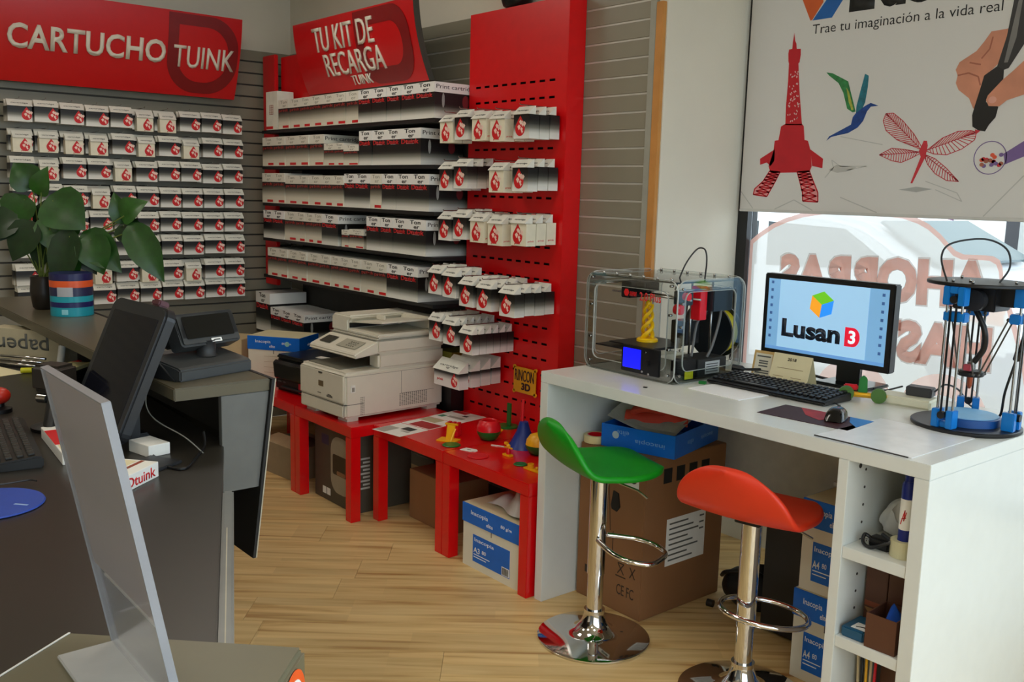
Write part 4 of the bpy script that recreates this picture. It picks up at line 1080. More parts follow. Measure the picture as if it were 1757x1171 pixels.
single('laminated_sheet', B().box(-.15, .13, -.18, .17, 0, .0012).mesh(), mat('laminate_white', (236, 238, 238), .3), 'large glossy laminated white sheet at the desk corner with dark edge', 'sheet', (3.555, -.325, DZ), 0)
single('black_strip', B().tube([(-.14, -.004, .003), (-.02, -.004, .004), (.13, -.004, .003)], .0022, 6).mesh(), BLK, 'thin black strip along the front edge of the laminated sheet', 'strip', (3.55, -.511, DZ), 0)
single('green_block', box(-.012, .012, -.008, .008, 0, .01, .001), PG_, 'tiny green printed block beside the acrylic printer', 'block', (2.765, -.20, DZ), .3)
single('black_speck', box(-.008, .006, -.005, .005, 0, .003, .001), BLK, 'tiny black clip on the desk in front of the acrylic printer', 'clip', (2.70, -.42, DZ), .4)
# ---- toy aeroplane
t = thing('toy_plane', 'printed toy plane with green, yellow and red parts beside keyboard', 'toy', (3.235, .03, DZ), .5)
obj('body', B().cyl((-.05, 0, .02), (.04, 0, .02), .009, n=10).mesh(), PY, t)
obj('tail', B().prism([(-.015, .028), (.015, .028), (.012, .075), (.0, .085), (-.012, .075)], -.006, .006, 'y').mesh('t', .002), mat('toy_green', (20, 120, 40), .4), t)
for a in (-.045, .045):
    obj('wheel', B().cyl((a*1.1, -.022, .024), (a*1.1, -.006, .024), .024, n=20).mesh(), mat('wheel_green', (70, 110, 40), .5), t)
obj('axle', B().cyl((-.07, -.014, .024), (.075, -.014, .024), .005, n=8).mesh(), PY, t)
obj('cowl', box(-.06, -.015, .01, .035, .03, .048, .004), PR_, t)
# ---- adaptor, cable tidy
single('power_adaptor', B().box(-.04, .04, -.025, .025, 0, .03).mesh('a', .003), mat('adaptor_grey', (56, 57, 60), .5), 'grey power adaptor on the white cable box beside delta printer', 'adaptor', (3.375, .135, DZ+.0305), .2)
single('cable_box', B().box(-.085, .085, -.045, .045, 0, .03).mesh('a', .006, 3), mat('ivory_plastic', (222, 220, 196), .45), 'flat ivory cable box on the desk under the adaptor', 'cable box', (3.35, .105, DZ), .15)
single('power_cable', B().tube(smooth_pts([(3.30, .16, DZ+.045), (3.24, .19, DZ+.02), (3.20, .2, DZ+.008), (3.15, .235, DZ+.006), (3.1, .27, DZ+.006)], 6)+[Vector((3.1, .27, DZ+.006))], .003, 6).mesh(), BLK, 'thin black cable running from the adaptor behind the monitor', 'cable')
single('loop_cable', B().tube(smooth_pts([(3.42, .135, DZ+.05), (3.44, .16, DZ+.075), (3.47, .19, DZ+.06), (3.50, .2, DZ+.02), (3.52, .22, DZ+.004)], 6), .003, 6).mesh(), BLK, 'black cable looping from adaptor towards the delta printer', 'cable')
single('mains_lead', B().tube(smooth_pts([(2.735, .0, DZ+.035), (2.77, .03, DZ+.03), (2.80, .07, DZ+.03), (2.86, .17, DZ+.03), (2.92, .2, DZ+.02), (2.98, .24, DZ+.006)], 6), [.012]*6+[.005]*25, 8).mesh(), BLK, 'thick black mains lead plugged into the acrylic printer', 'cable')
# ---- delta printer
DB_ = mat('delta_blue', (4, 118, 200), .35)
t = thing('delta_3d_printer', 'tall delta 3D printer with blue brackets and steel rods on desk', '3D printer', (3.597, -.025, DZ), 0)
R0 = .125
obj('base_disc', B().lathe([(.148, 0), (.15, .003), (.15, .010), (.147, .012)], 48).mesh(), BLK, t)
obj('build_plate', B().lathe([(.092, .0125), (.092, .034), (.088, .036)], 44).mesh(), mat('plate_blue', (20, 74, 140), .4), t)
obj('bed_tape', B().lathe([(.086, .0362), (.086, .0375)], 44).mesh(), mat('tape_blue', (120, 182, 226), .5), t)
obj('top_disc', B().lathe([(.138, .415), (.14, .417), (.14, .423), (.138, .425)], 48).mesh(), BLK, t)
angs = [math.atan2(-.155, .01), math.atan2(.12, -.06), math.atan2(-.02, .118)]
angs = [-1.62, 1.98, .05]
for a in angs:
    d = Vector((math.cos(a), math.sin(a), 0)); n_ = Vector((-d.y, d.x, 0))
    M_ = Matrix((d, n_, Vector((0, 0, 1)))).transposed().to_4x4()
    c0 = d*R0
    lb_ = obj('lower_bracket', B().box(R0-.018, R0+.016, -.031, -.011, .0125, .065).box(R0-.018, R0+.016, .011, .031, .0125, .065).box(R0-.018, R0+.006, -.011, .011, .0125, .03).xf(M_).mesh('b', .002), DB_, t)
    obj('idler', B().xf(M_).cyl(tuple(M_ @ Vector((R0+.01, 0, .05))), tuple(M_ @ Vector((R0+.022, 0, .05))), .011, n=14).mesh(), BLK, lb_)
    ub = obj('upper_bracket', B().box(R0-.018, R0+.014, -.031, -.012, .362, .4148).box(R0-.018, R0+.014, .012, .031, .362, .4148).box(R0-.018, R0+.014, -.0119, .0119, .395, .4148).xf(M_).mesh('b', .002), DB_, t)
    obj('belt_pulley', B().cyl(tuple(M_ @ Vector((R0-.005, 0, .378))), tuple(M_ @ Vector((R0+.012, 0, .378))), .011, n=12).mesh(), BLK, ub)
    cr = obj('carriage', B().box(R0-.026, R0+.004, -.031, .031, .315, .343).xf(M_).mesh('b', .003), DB_, t)
    for s in (-1, 1):
        obj('rod', B().cyl(tuple(M_ @ Vector((R0, s*.022, .014))), tuple(M_ @ Vector((R0, s*.022, .414))), .0038, n=10).mesh(), STEEL, t)
        obj('belt', B().box(R0+.006, R0+.008, s*.008-.003, s*.008+.003, .05, .36).xf(M_).mesh(), BLK, t)
        p0 = M_ @ Vector((R0-.03, s*.022, .325)); p1 = d*.03+n_*(s*.022)+Vector((.0, 0, .158))
        obj('arm', B().cyl(tuple(p0), tuple(p1), .0024, n=8).sphere(tuple(p0), .0055, 10).sphere(tuple(p1), .0055, 10).mesh(), mat('arm_dark', (86, 84, 80), .35, .6), t)
eff = obj('effector', B().lathe([(.034, .150), (.036, .153), (.036, .162), (.03, .166)], 20).mesh(), BLK, t)
obj('nozzle', B().lathe([(.003, .112), (.007, .122), (.008, .150)], 12).mesh(), mat('copper', (180, 96, 70), .35, .8), eff)
obj('hot_end', B().cyl((0, 0, .166), (0, 0, .19), .012, n=14).mesh(), STEEL, eff)
obj('fan_red', box(-.01, .01, -.03, -.012, .167, .185, .001), mat('dull_pink', (180, 70, 84), .5), eff)
obj('motor_pack', B().box(-.05, .07, -.05, .05, .345, .4148).box(-.01, .11, -.02, .02, .36, .4148).mesh('m', .003), BLK, t)
obj('fan', B().cyl((.02, -.075, .375), (.02, -.05, .375), .03, n=20).mesh(), DKG, t)
obj('cable_sleeve', B().tube(smooth_pts([(.0, -.01, .345), (.03, -.01, .29), (.03, 0, .235), (.005, 0, .19)], 7), .0085, 10).mesh(), BLK, t)
obj('feed_tube', B().tube(smooth_pts([(-.045, -.105, .425), (-.07, -.10, .49), (-.06, -.07, .53), (.0, .0, .545), (.05, .03, .52), (.065, .03, .47), (.05, .01, .425)], 7), .0028, 8).mesh(), BLK, t)
stuff(obj('nuts', B().cyl((-.03, -.1, .425), (-.03, -.1, .433), .004, n=6).cyl((.03, -.11, .425), (.03, -.11, .433), .004, n=6).cyl((.1, .0, .425), (.1, 0, .433), .004, n=6).cyl((-.08, .06, .425), (-.08, .06, .433), .004, n=6).cyl((.0, -.06, .425), (0, -.06, .433), .004, n=6).mesh(), STEEL, t))
obj('signal_cable', B().tube(smooth_pts([(.125, .03, .30), (.1, .06, .22), (.09, .07, .19), (.06, .1, .1), (.045, .125, .03), (.02, .155, .006)], 7), .004, 6).mesh(), BLK, t)
obj('cable_choke', B().cyl((.105, .055, .235), (.095, .066, .205), .01, n=12).mesh(), BLK, t)
# ================================================================== under and inside the desk
t = thing('brown_shipping_carton', 'tall brown shipping carton with address label and handling symbols under desk', 'carton', (2.445, -.125, 0), 0)
CW, CD_, CH = .195, .225, .60
obj('carton', box(-.115, .215, -CD_, CD_, 0, CH, .003), mat('carton_brown', (142, 98, 60), .8, var=.06, scale=5, bump=.03), t, (0, 0, 0), (0, 0, 0))
obj('address_label', plate([(-.10, .18), (.12, .18), (.12, .36), (-.10, .36)]), PAPER, t, (.2152, .0, 0), (0, 0, PI/2))
obj('label_print', lines2d([((-.085, .34-.02*k), (.02+.03*((k*7) % 3), .34-.02*k)) for k in range(8)]+[((.085, .34-.025*k), (.11, .34-.025*k)) for k in range(3)], .006), GRYI, t, (.2160, .0, 0), (0, 0, PI/2))
for k in range(4):
    obj('handling_symbol', plate([(-.16+.07*k, .50), (-.115+.07*k, .50), (-.115+.07*k, .555), (-.16+.07*k, .555)]), INK, t, (.2152, .03, 0), (0, 0, PI/2))
SMUDGE = mat('carton_ink', (58, 40, 26), .7)
obj('lettering', txt('CE FC', .085, .04, .0), SMUDGE, t, (.14, -CD_-.0003, .09))
obj('handling_symbol', lines2d([((.10, .15), (.13, .19)), ((.13, .15), (.10, .19)), ((.10, .19), (.13, .19)), ((.09, .14), (.14, .14)), ((.16, .15), (.185, .19)), ((.185, .15), (.16, .19))], .004), SMUDGE, t, (0, -CD_-.0003, 0))
obj('handling_symbol', plate([(-.07, .1), (-.045, .1), (-.045, .13), (-.07, .13)]), SMUDGE, t, (0, -CD_-.0003, 0))
obj('sticker', plate([(.07, .50), (.185, .48), (.185, .555), (.07, .57)]), PAPER, t, (0, -CD_-.0003, 0))
obj('sticker_print', txt('06', .07, .045, .04), INK, t, (.14, -CD_-.001, .525))
obj('luggage_tag', plate([(.055, .40), (.06, .385), (.085, .38), (.10, .40), (.09, .45), (.065, .455)], .004), BLK, t, (0, -CD_-.0003, 0))
obj('black_line', lines2d([((.04, .47), (.055, .30)), ((.07, .3), (.07, .2))], .003), SMUDGE, t, (0, -CD_-.0003, 0))
# tray lid on the carton with papers and gloves
t = thing('blue_tray', 'upturned blue paper box lid full of papers on the brown carton', 'tray', (2.515, -.115, .6015), .25)
L_, D_, h_ = .15, .185, .085
obj('tray', B().box(-L_, L_, -D_, -D_+.004, 0, h_).box(-L_, L_, D_-.004, D_, 0, h_).box(-L_, -L_+.004, -D_+.004, D_-.004, 0, h_).box(L_-.004, L_, -D_+.004, D_-.004, 0, h_).box(-L_+.004, L_-.004, -D_+.004, D_-.004, 0, .004).mesh(), BLU, t)
obj('lettering', txt('inacopia', .12, .02, .0), mat('pale_blue_print', (120, 165, 215), .5), t, (.05, -D_-.0003, .04), (0, PI, 0))
obj('lettering', txt('elite', .05, .018, .0), mat('pale_blue_print', (120, 165, 215), .5), t, (-.06, -D_-.0003, .06), (0, PI, 0))
obj('lettering', txt('inacopia', .10, .02, .0), mat('pale_blue_print', (120, 165, 215), .5), t, (L_+.0003, .08, .04), (0, PI, PI/2))
obj('lettering', txt('elite', .05, .018, .0), mat('pale_blue_print', (120, 165, 215), .5), t, (L_+.0003, -.06, .04), (0, PI, PI/2))
obj('seal', plate(ell(-.09, .05, .014, .014, 20)), mat('seal_pale', (170, 190, 200), .4), t, (0, -D_-.0003, 0))
t = thing('newspaper', 'folded grey newspapers curling out of the blue tray', 'newspaper', (2.515, -.10, .612), .25)
NW = mat('newsprint', (176, 174, 166), .8, var=.06, scale=60)
obj('pages', B().grid(lambda u, v: ((u-.5)*.275-.01, (v-.5)*.345, .05+.05*abs(u-.55)**1.5+.085*v+.03*(1-u)), 12, 10).grid(lambda u, v: ((u-.5)*.265-.01, (v-.5)*.335+.006, .062+.05*abs(u-.55)**1.5+.085*v+.03*(1-u)), 12, 10).mesh('n', fix=False), NW, t)
GLV = mat('glove_red', (196, 58, 36), .6, var=.1)
t = thing('rubber_gloves', 'pair of folded orange red rubber gloves on the newspapers', 'gloves', (2.545, -.175, .70), .6)
obj('glove', B().grid(lambda u, v: ((u-.5)*.23, (v-.5)*.09*(1-.3*u), .045*math.sin(PI*v)**.6*math.sin(PI*(.1+.8*u))**.5+.008*math.sin(11*u+4*v)), 20, 10).mesh('g', fix=False), GLV, t)
for k in range(4):
    obj('finger', B().tube(smooth_pts([(-.09, -.03+.018*k, .03), (-.03, -.045+.018*k, .05), (.03, -.04+.016*k, .038)], 5), [.011]*10+[.007], 8).mesh(), GLV, t)
t = thing('tape_roll', 'roll of cream masking tape with red core lying on the carton', 'tape roll', (2.367, -.31, .6015), 0)
def annulus(r0, r1, h, n=32, z=0):
    b = B(); v = []
    for r, zz in ((r0, z), (r1, z), (r1, z+h), (r0, z+h)):
        v += [(r*math.cos(2*PI*i/n), r*math.sin(2*PI*i/n), zz) for i in range(n)]
    f = []
    for k in range(4):
        for i in range(n): f.append((k*n+i, k*n+(i+1) % n, ((k+1) % 4)*n+(i+1) % n, ((k+1) % 4)*n+i))
    return b.add(v, f, False).mesh()
obj('tape', annulus(.034, .045, .028), mat('tape_cream', (222, 206, 156), .5), t)
obj('core', annulus(.0305, .0338, .028), PR_, t)
# black bag and computer tower
t = thing('equipment_bag', 'black equipment bag slumped on the floor by the brown carton', 'bag', (2.815, .12, 0), .3)
obj('bag', B().grid(lambda u, v: ((.13+.015*math.sin(3*2*PI*u))*math.cos(2*PI*u)*math.sin(PI*(.12+.82*v))**.45, (.12+.015*math.sin(4*PI*u+2))*math.sin(2*PI*u)*math.sin(PI*(.12+.82*v))**.45, .003+(.15+.03*math.cos(2*PI*u+1))*v+.016*math.sin(10*PI*u+3*v)*math.sin(PI*v)), 28, 14).mesh('b', fix=False), mat('bag_black', (20, 22, 26), .55, bump=.15, bscale=40), t)
obj('strap', B().tube(smooth_pts([(-.11, -.06, .11), (-.07, -.11, .15), (.03, -.11, .17), (.09, -.06, .12)], 6), .008, 8).mesh(), BLK, t)
obj('caster', B().cyl((-.14, -.12, .014), (-.115, -.12, .014), .014, n=14).mesh(), BLK, t)
t = thing('computer_tower', 'black computer tower standing under the desk beside paper boxes', 'computer', (3.06, -.01, 0), 0)
obj('case', box(-.10, .10, -.03, .25, .012, .43, .004), mat('tower_black', (12, 13, 18), .3), t)
obj('front_bezel', box(-.098, .098, -.04, -.031, .014, .428, .003), BLK, t)
obj('feet', B().box(-.09, -.06, 0, .03, 0, .0119).box(.06, .09, 0, .03, 0, .0119).box(-.09, -.06, .2, .23, 0, .0119).box(.06, .09, .2, .23, 0, .0119).mesh(), BLK, t)
obj('ports', B().box(.03, .05, -.042, -.04, .12, .13).box(.055, .075, -.042, -.04, .11, .12).mesh(), ALU, t)
# stack of paper boxes
paper_box('lower blue-lidded A4 paper box under the desk', (3.325, -.085, .001), 0, .225, .30, .298, 'A4')
bx3 = paper_box('upper blue-lidded A4 paper box stacked on another under the desk', (3.33, -.08, .301), 0, .222, .30, .298, 'A4')
single('black_tray', B().box(-.07, .07, -.10, .13, 0, .004).box(-.07, -.066, -.10, .13, .004, .055).box(.066, .07, -.1, .13, .004, .055).box(-.066, .066, .126, .13, .004, .055).mesh(), BLK, 'open black tray on top of the paper box stack', 'tray', (3.372, -.07, .6005), 0)
t = thing('striped_papers', 'white papers with black bands lying on the paper boxes', 'papers', (3.275, .005, .6005), .25)
obj('sheets', box(-.08, .0, -.04, .06, 0, .012), PAPER, t)
for k in range(3): obj('band', box(-.07+.024*k, -.063+.024*k, -.04, .06, .0122, .0132), INK, t)
# cubby contents
t = thing('crumpled_bag', 'crumpled white carrier bag with brown print on desk top shelf', 'bag', (3.603, -.335, .6005), .2)
obj('bag', B().grid(lambda u, v: (.056*math.cos(2*PI*u)*math.sin(PI*(.03+.94*v))**.7*(1+.22*math.sin(10*u*PI+6*v)+.08*math.sin(22*u*PI-9*v)), .058*math.sin(2*PI*u)*math.sin(PI*(.03+.94*v))**.7, .003+.115*v+.018*math.sin(8*PI*u+7*v)*math.sin(PI*v)), 40, 20).mesh('b', fix=False), PLB, t)
obj('brown_print', B().grid(lambda u, v: (.04*(1+.05)*math.cos(-.9+.5*u), .062*math.sin(-.9+.5*u)-.012, .04+.03*v), 4, 3).mesh(), mat('print_brown', (120, 60, 40), .5), t)
t = thing('charger_lead', 'bundled black charger lead on the top shelf of the desk', 'charger', (3.60, -.455, .6005), 0)
obj('plug', B().box(-.03, .028, -.018, .018, 0, .032).mesh('p', .005, 2), BLK, t)
obj('lead', B().tube(smooth_pts([(-.03, 0, .02), (-.045, -.01, .03), (-.04, -.025, .012), (-.015, -.03, .006), (.02, -.028, .024), (.035, -.02, .036), (.0, .0, .04)], 5), .005, 8).mesh(), BLK, t)
obj('pins', B().cyl((-.05, .006, .012), (-.03, .006, .012), .0025, n=6).cyl((-.05, -.008, .012), (-.03, -.008, .012), .0025, n=6).mesh(), STEEL, t)
t = thing('spray_can', 'blue and white spray can standing in a tape roll on the shelf', 'can', (3.662, -.458, .6005), 0)
obj('can', B().lathe([(.016, .0005), (.017, .004), (.017, .195), (.013, .205)], 24).mesh(), mat('can_blue', (22, 40, 130), .3), t)
obj('white_band', B().lathe([(.0172, .075), (.0172, .158)], 24).mesh(), WPL, t)
obj('red_script', lines2d([((-.006, .09), (.004, .13)), ((.004, .13), (.002, .1)), ((.002, .1), (.008, .125)), ((-.004, .105), (.008, .11))], .0022), REDI, t, (0, -.0174, 0))
obj('cap', B().lathe([(.012, .2052), (.012, .222), (.008, .226)], 16).mesh(), mat('can_blue', (22, 40, 130), .3), t)
single('clear_tape_roll', annulus(.0185, .034, .045), mat('tape_tan', (206, 200, 160), .4), 'roll of pale packing tape around the spray can', 'tape roll', (3.662, -.458, .6005))
BKD = mat('box_dark_brown', (92, 56, 38), .5)
for k, (lab, xx) in enumerate((('dark brown box with tan base print beside the cubby divider', 3.567), ('dark brown box with tan base print behind the brown tray', 3.634))):
    t = thing('chocolate_box', lab, 'box', (xx, -.35, .3455), 0)
    obj('carton', box(-.032, .032, -.05, .05, 0, .205, .001), BKD, t)
    obj('printed_band', plate([(-.03, .06), (.03, .06), (.03, .075), (-.03, .075)]), mat('band_rust', (140, 70, 40), .5), t, (0, -.0503, 0))
    obj('printed_corner', plate([(-.03, .055), (.0, .02), (.03, .055)]), mat('corner_tan', (150, 112, 66), .5), t, (0, -.0503, 0))
t = thing('brown_tray', 'open dark brown box holding a blue cloth on the middle shelf', 'box', (3.648, -.462, .3455), .04)
obj('carton', B().box(-.042, .042, -.055, -.052, 0, .095).box(-.042, .042, .052, .055, 0, .095).box(-.042, -.039, -.052, .052, 0, .095).box(.039, .042, -.052, .052, 0, .095).box(-.039, .039, -.052, .052, 0, .003).mesh(), BKD, t)
single('blue_cloth', B().grid(lambda u, v: ((u-.5)*.07, (v-.5)*.09, .003+.12*(1-abs(2*u-1.1)*.8)*(1-.5*abs(2*v-1))+.008*math.sin(14*u+5*v)), 10, 10).mesh('c', fix=False), mat('cloth_blue', (20, 84, 190), .8, bump=.3, bscale=60), 'folded blue cloth in the brown box on the shelf', 'cloth', (3.648, -.452, .3495))
t = thing('blue_packet', 'flat blue packet with white sticker on the middle shelf', 'packet', (3.567, -.462, .3455), .02)
obj('packet', box(-.033, .033, -.05, .05, 0, .03, .004), mat('packet_blue', (30, 84, 116), .4), t)
obj('sticker', B().box(-.01, .031, -.04, .0, .0301, .0308).mesh(), WPL, t)
obj('sticker_print', lines2d([((0, 0), (.02, .01)), ((.02, .01), (.03, 0))], .004), INK, t, (0, -.03, .0315), (-PI/2, 0, 0))
t = thing('pen_bundle', 'bundle of pencils and a dark box on the lowest shelf', 'pencils', (3.57, -.43, .0605), 0)
for k in range(5): obj('pencil', B().cyl((-.02+.01*k, .02, 0), (-.03+.014*k, .01, .24-.01*k), .004, n=8).mesh(), [CARDL, BLK, PY, CARDL, PR_][k], t)
single('dark_shelf_box', box(-.055, .055, -.06, .06, 0, .2, .002), BKD, 'dark brown box at the back of the lowest desk shelf', 'box', (3.65, -.33, .0605))
# ================================================================== bar stools
def seat_surface(th=0):
    prof = [(.205, -.018), (.195, -.006), (.17, .002), (.10, -.004), (.02, -.008), (-.06, -.004), (-.115, .008), (-.15, .035), (-.175, .075), (-.192, .115), (-.20, .145), (-.204, .158)]
    P3 = smooth_pts([(0, a, b) for a, b in prof], 4); n = len(P3)-1
    arc = [0]
    for i in range(n): arc.append(arc[-1]+(P3[i+1]-P3[i]).length)
    def fn(u, v):
        k = v*n; i = min(int(k), n-1); f = k-i
        p = P3[i].lerp(P3[i+1], f); s = (arc[i]+(arc[i+1]-arc[i])*f)/arc[-1]
        q = abs(2*s-1); hw = .205*max(0.0, 1-q**3.2)**.42
        if s > .5: hw *= 1-.03*(s-.5)
        x = (2*u-1)*hw
        wrap = .045*max(0, s-.55)*(2*u-1)**2*1.2
        return (x, p.y+wrap, p.z+.012*(2*u-1)**2*(1-abs(2*s-1)))
    return fn
def stool(label, loc, rz, m, seat_z, ring_z, ring_rz, loop=False):
    t = thing('bar_stool', label, 'bar stool', loc, rz)
    f = seat_surface()
    b = B().grid(f, 20, 48)
    me = b.mesh('seat', fix=True)
    s = obj('seat', me, m, t, (0, 0, seat_z+.03)); s.scale = (.95, .95, 1)
    md = s.modifiers.new('thick', 'SOLIDIFY'); md.thickness = .022; md.offset = 0
    ms = s.modifiers.new('soft', 'SUBSURF'); ms.levels = 1; ms.render_levels = 1
    obj('seat_plate', box(-.04, .04, -.04, .04, seat_z-.008, seat_z+.012, .002), BLK, t)
    obj('base', B().lathe([(.19, 0), (.194, .003), (.194, .008), (.188, .011), (.10, .022), (.065, .035), (.045, .06), (.036, .085), (.034, .095)], 56).mesh(), CHR, t)
    obj('collar', B().lathe([(.036, .0952), (.036, .108)], 28).mesh(), CHR, t)
    obj('lower_tube', B().lathe([(.0275, .1082), (.0275, seat_z*.52)], 28).mesh(), CHR, t)
    obj('upper_tube', B().lathe([(.0305, seat_z*.4), (.0305, seat_z-.0085)], 28).mesh(), CHR, t)
    k = [(.03*math.cos(a), .03*math.sin(a)) for a in (ring_rz+1.2, ring_rz-1.2)]
    c_, s_ = math.cos(ring_rz), math.sin(ring_rz)
    pts = [(.02, .035), (.10, .085), (.17, .095), (.225, .06), (.235, 0), (.225, -.06), (.17, -.095), (.10, -.085), (.02, -.035)]
    if loop:
        pts = [(.055+.135*math.cos(a), .105*math.sin(a)) for a in [2*PI*i/14 for i in range(14)]]
        pts.append(pts[0])
    obj('foot_ring', B().tube(smooth_pts([(x*c_-y*s_, x*s_+y*c_, ring_z-.03*(x/.235)) for x, y in pts], 6), .009, 10).mesh(), CHR, t)
    obj('lever', B().tube([(.05, .03, seat_z-.015), (.12, .08, seat_z-.03), (.15, .10, seat_z-.05)], .004, 8).mesh(), STEEL, t)
    return t
stool('chrome bar stool with bright green curved seat in front of the desk', (2.645, -.565, 0), -.32, mat('seat_green', (8, 150, 24), .45, var=.02), .59, .37, .62)
stool('chrome bar stool with orange red curved seat pulled under the desk', (3.19, -.46, 0), .18, mat('seat_orange', (226, 56, 26), .42, var=.02), .565, .275, .70, True)
# ================================================================== printed roller blind in the window
t = thing('roller_blind', 'white printed roller blind with red tower, bird, dragonfly and hand over window', 'blind', (0, .618, 0))
BLC = filmmat('blind_cloth', (226, 222, 216), 1.0, .3)
obj('cloth', box(2.262, 4.28, 0, .0015, 1.478, 2.70), BLC, t)
obj('bottom_bar', box(2.262, 4.28, -.004, .006, 1.466, 1.478, .002), mat('blind_bar', (208, 206, 200), .5), t)
obj('roller', B().cyl((2.262, .003, 2.72), (4.28, .003, 2.72), .02, n=16).mesh(), ALU, t)
BY = -.0002
def pr(name, pts, m, k=0):
    return obj(name, plate(pts, .0004), m, t, (0, BY-.0005*k, 0))
TR = mat('tower_red', (196, 20, 36), .5); TRL = mat('tower_pale', (226, 150, 150), .6)
TU = [(2.477, 2.188), (2.483, 2.156), (2.49, 2.144), (2.493, 2.123), (2.512, 2.122), (2.514, 2.098), (2.511, 2.07), (2.506, 2.065), (2.52, 1.957), (2.543, 1.82), (2.464, 1.823), (2.461, 1.9), (2.463, 1.998), (2.461, 2.069), (2.458, 2.077), (2.455, 2.107), (2.457, 2.124), (2.472, 2.125), (2.473, 2.153)]
TM = [(2.441, 1.795), (2.444, 1.818), (2.464, 1.828), (2.543, 1.825), (2.552, 1.815), (2.56, 1.761), (2.576, 1.757), (2.592, 1.716), (2.602, 1.656), (2.593, 1.632), (2.408, 1.629), (2.396, 1.657), (2.415, 1.718), (2.418, 1.761), (2.436, 1.763)]
pr('tower_print', TU, TR, 1); pr('tower_print', TM, TR, 1)
pr('tower_print', [(2.421, 1.726), (2.351, 1.688), (2.353, 1.663), (2.386, 1.672), (2.406, 1.657), (2.423, 1.68)], TR, 1)
pr('tower_print', [(2.59, 1.723), (2.651, 1.685), (2.651, 1.648), (2.604, 1.657)], TR, 1)
TLL = [(2.403, 1.637), (2.454, 1.633), (2.434, 1.594), (2.397, 1.531), (2.328, 1.538), (2.333, 1.562), (2.373, 1.594)]
TLR = [(2.536, 1.633), (2.593, 1.637), (2.614, 1.596), (2.639, 1.551), (2.642, 1.514), (2.572, 1.516), (2.568, 1.55), (2.552, 1.595)]
for q in (TLL, TLR):
    pr('tower_leg_print', q, TRL, 0)
    sg = [(q[i-1], q[i]) for i in range(len(q))]
    n = len(q)
    a_, b_ = (q[:3], [q[0], q[6], q[5]]) if n == 7 else ([q[0], q[7], q[6]], [q[1], q[2], q[3]])
    for i in range(7):
        u = i/7.0; w_ = (i+1)/7.0
        def on(L, s):
            s *= 2; k = min(int(s), 1); f = s-k
            return (L[k][0]+(L[k+1][0]-L[k][0])*f, L[k][1]+(L[k+1][1]-L[k][1])*f)
        if n == 7:
            Lf = [q[0], q[6], q[4]]; Rt = [q[1], q[2], q[3]]
        else:
            Lf = [q[0], q[7], q[5]]; Rt = [q[1], q[2], q[4]]
        sg += [(on(Lf, u), on(Rt, w_)), (on(Rt, u), on(Lf, w_)), (on(Lf, u), on(Rt, u))]
    obj('tower_lattice_print', lines2d(sg, .005, .0004), TR, t, (0, BY-.0005, 0))
# pale specks in the upper lattice
rs = random.Random(2); sg = []
for i in range(46):
    z = rs.uniform(1.83, 2.03); hw = .022+.02*(2.05-z)/.22*.6; x = 2.49+(2.03-z)*.05+rs.uniform(-hw, hw)*.8
    sg.append(((x, z), (x+rs.uniform(-.006, .006), z+.006)))
obj('tower_lattice_print', lines2d(sg, .004, .0004), mat('tower_gap', (228, 190, 188), .6), t, (0, BY-.0011, 0))
pr('bird_print', [(2.637, 2.02), (2.666, 2.014), (2.735, 1.979), (2.748, 1.943), (2.777, 1.863), (2.765, 1.86), (2.74, 1.875), (2.718, 1.937), (2.694, 1.975), (2.65, 2.007)], mat('bird_green', (46, 128, 70), .5, var=.35, scale=60), 1)
pr('bird_print', [(2.804, 2.002), (2.82, 1.994), (2.82, 1.952), (2.814, 1.896), (2.798, 1.855), (2.779, 1.845), (2.779, 1.884), (2.792, 1.947)], mat('bird_teal', (26, 112, 130), .5, var=.3, scale=60), 1)
pr('bird_print', [(2.778, 1.856), (2.815, 1.882), (2.838, 1.892), (2.87, 1.88), (2.839, 1.878), (2.825, 1.861), (2.812, 1.826), (2.791, 1.802), (2.752, 1.782), (2.704, 1.774), (2.679, 1.769), (2.66, 1.755), (2.671, 1.772), (2.719, 1.794), (2.762, 1.814), (2.767, 1.842)], mat('bird_blue', (20, 66, 140), .5, var=.3, scale=60), 2)
pr('bird_print', [(2.73, 1.955), (2.742, 1.94), (2.768, 1.87), (2.76, 1.868), (2.745, 1.9)], mat('bird_yellow', (170, 176, 70), .5, var=.3, scale=60), 2)
DR = mat('dragonfly_red', (204, 50, 62), .5)
pr('dragonfly_print', [(3.06, 1.746), (3.072, 1.745), (3.077, 1.728), (3.072, 1.688), (3.031, 1.592), (3.024, 1.593), (3.054, 1.688), (3.045, 1.709), (3.054, 1.729)], DR, 2)
wings = [[(3.052, 1.715), (2.957, 1.751), (2.909, 1.787), (2.894, 1.823), (2.903, 1.85), (2.933, 1.85), (2.973, 1.82), (3.021, 1.77), (3.055, 1.722)],
         [(3.049, 1.705), (2.99, 1.716), (2.937, 1.721), (2.89, 1.697), (2.942, 1.675), (2.98, 1.668), (3.015, 1.682), (3.05, 1.7)],
         [(3.074, 1.711), (3.129, 1.754), (3.181, 1.775), (3.228, 1.777), (3.248, 1.77), (3.244, 1.744), (3.201, 1.713), (3.149, 1.694), (3.1, 1.698), (3.074, 1.708)],
         [(3.064, 1.698), (3.108, 1.681), (3.153, 1.647), (3.202, 1.6), (3.158, 1.603), (3.114, 1.627), (3.082, 1.661), (3.065, 1.695)]]
tips = [4, 3, 4, 3]
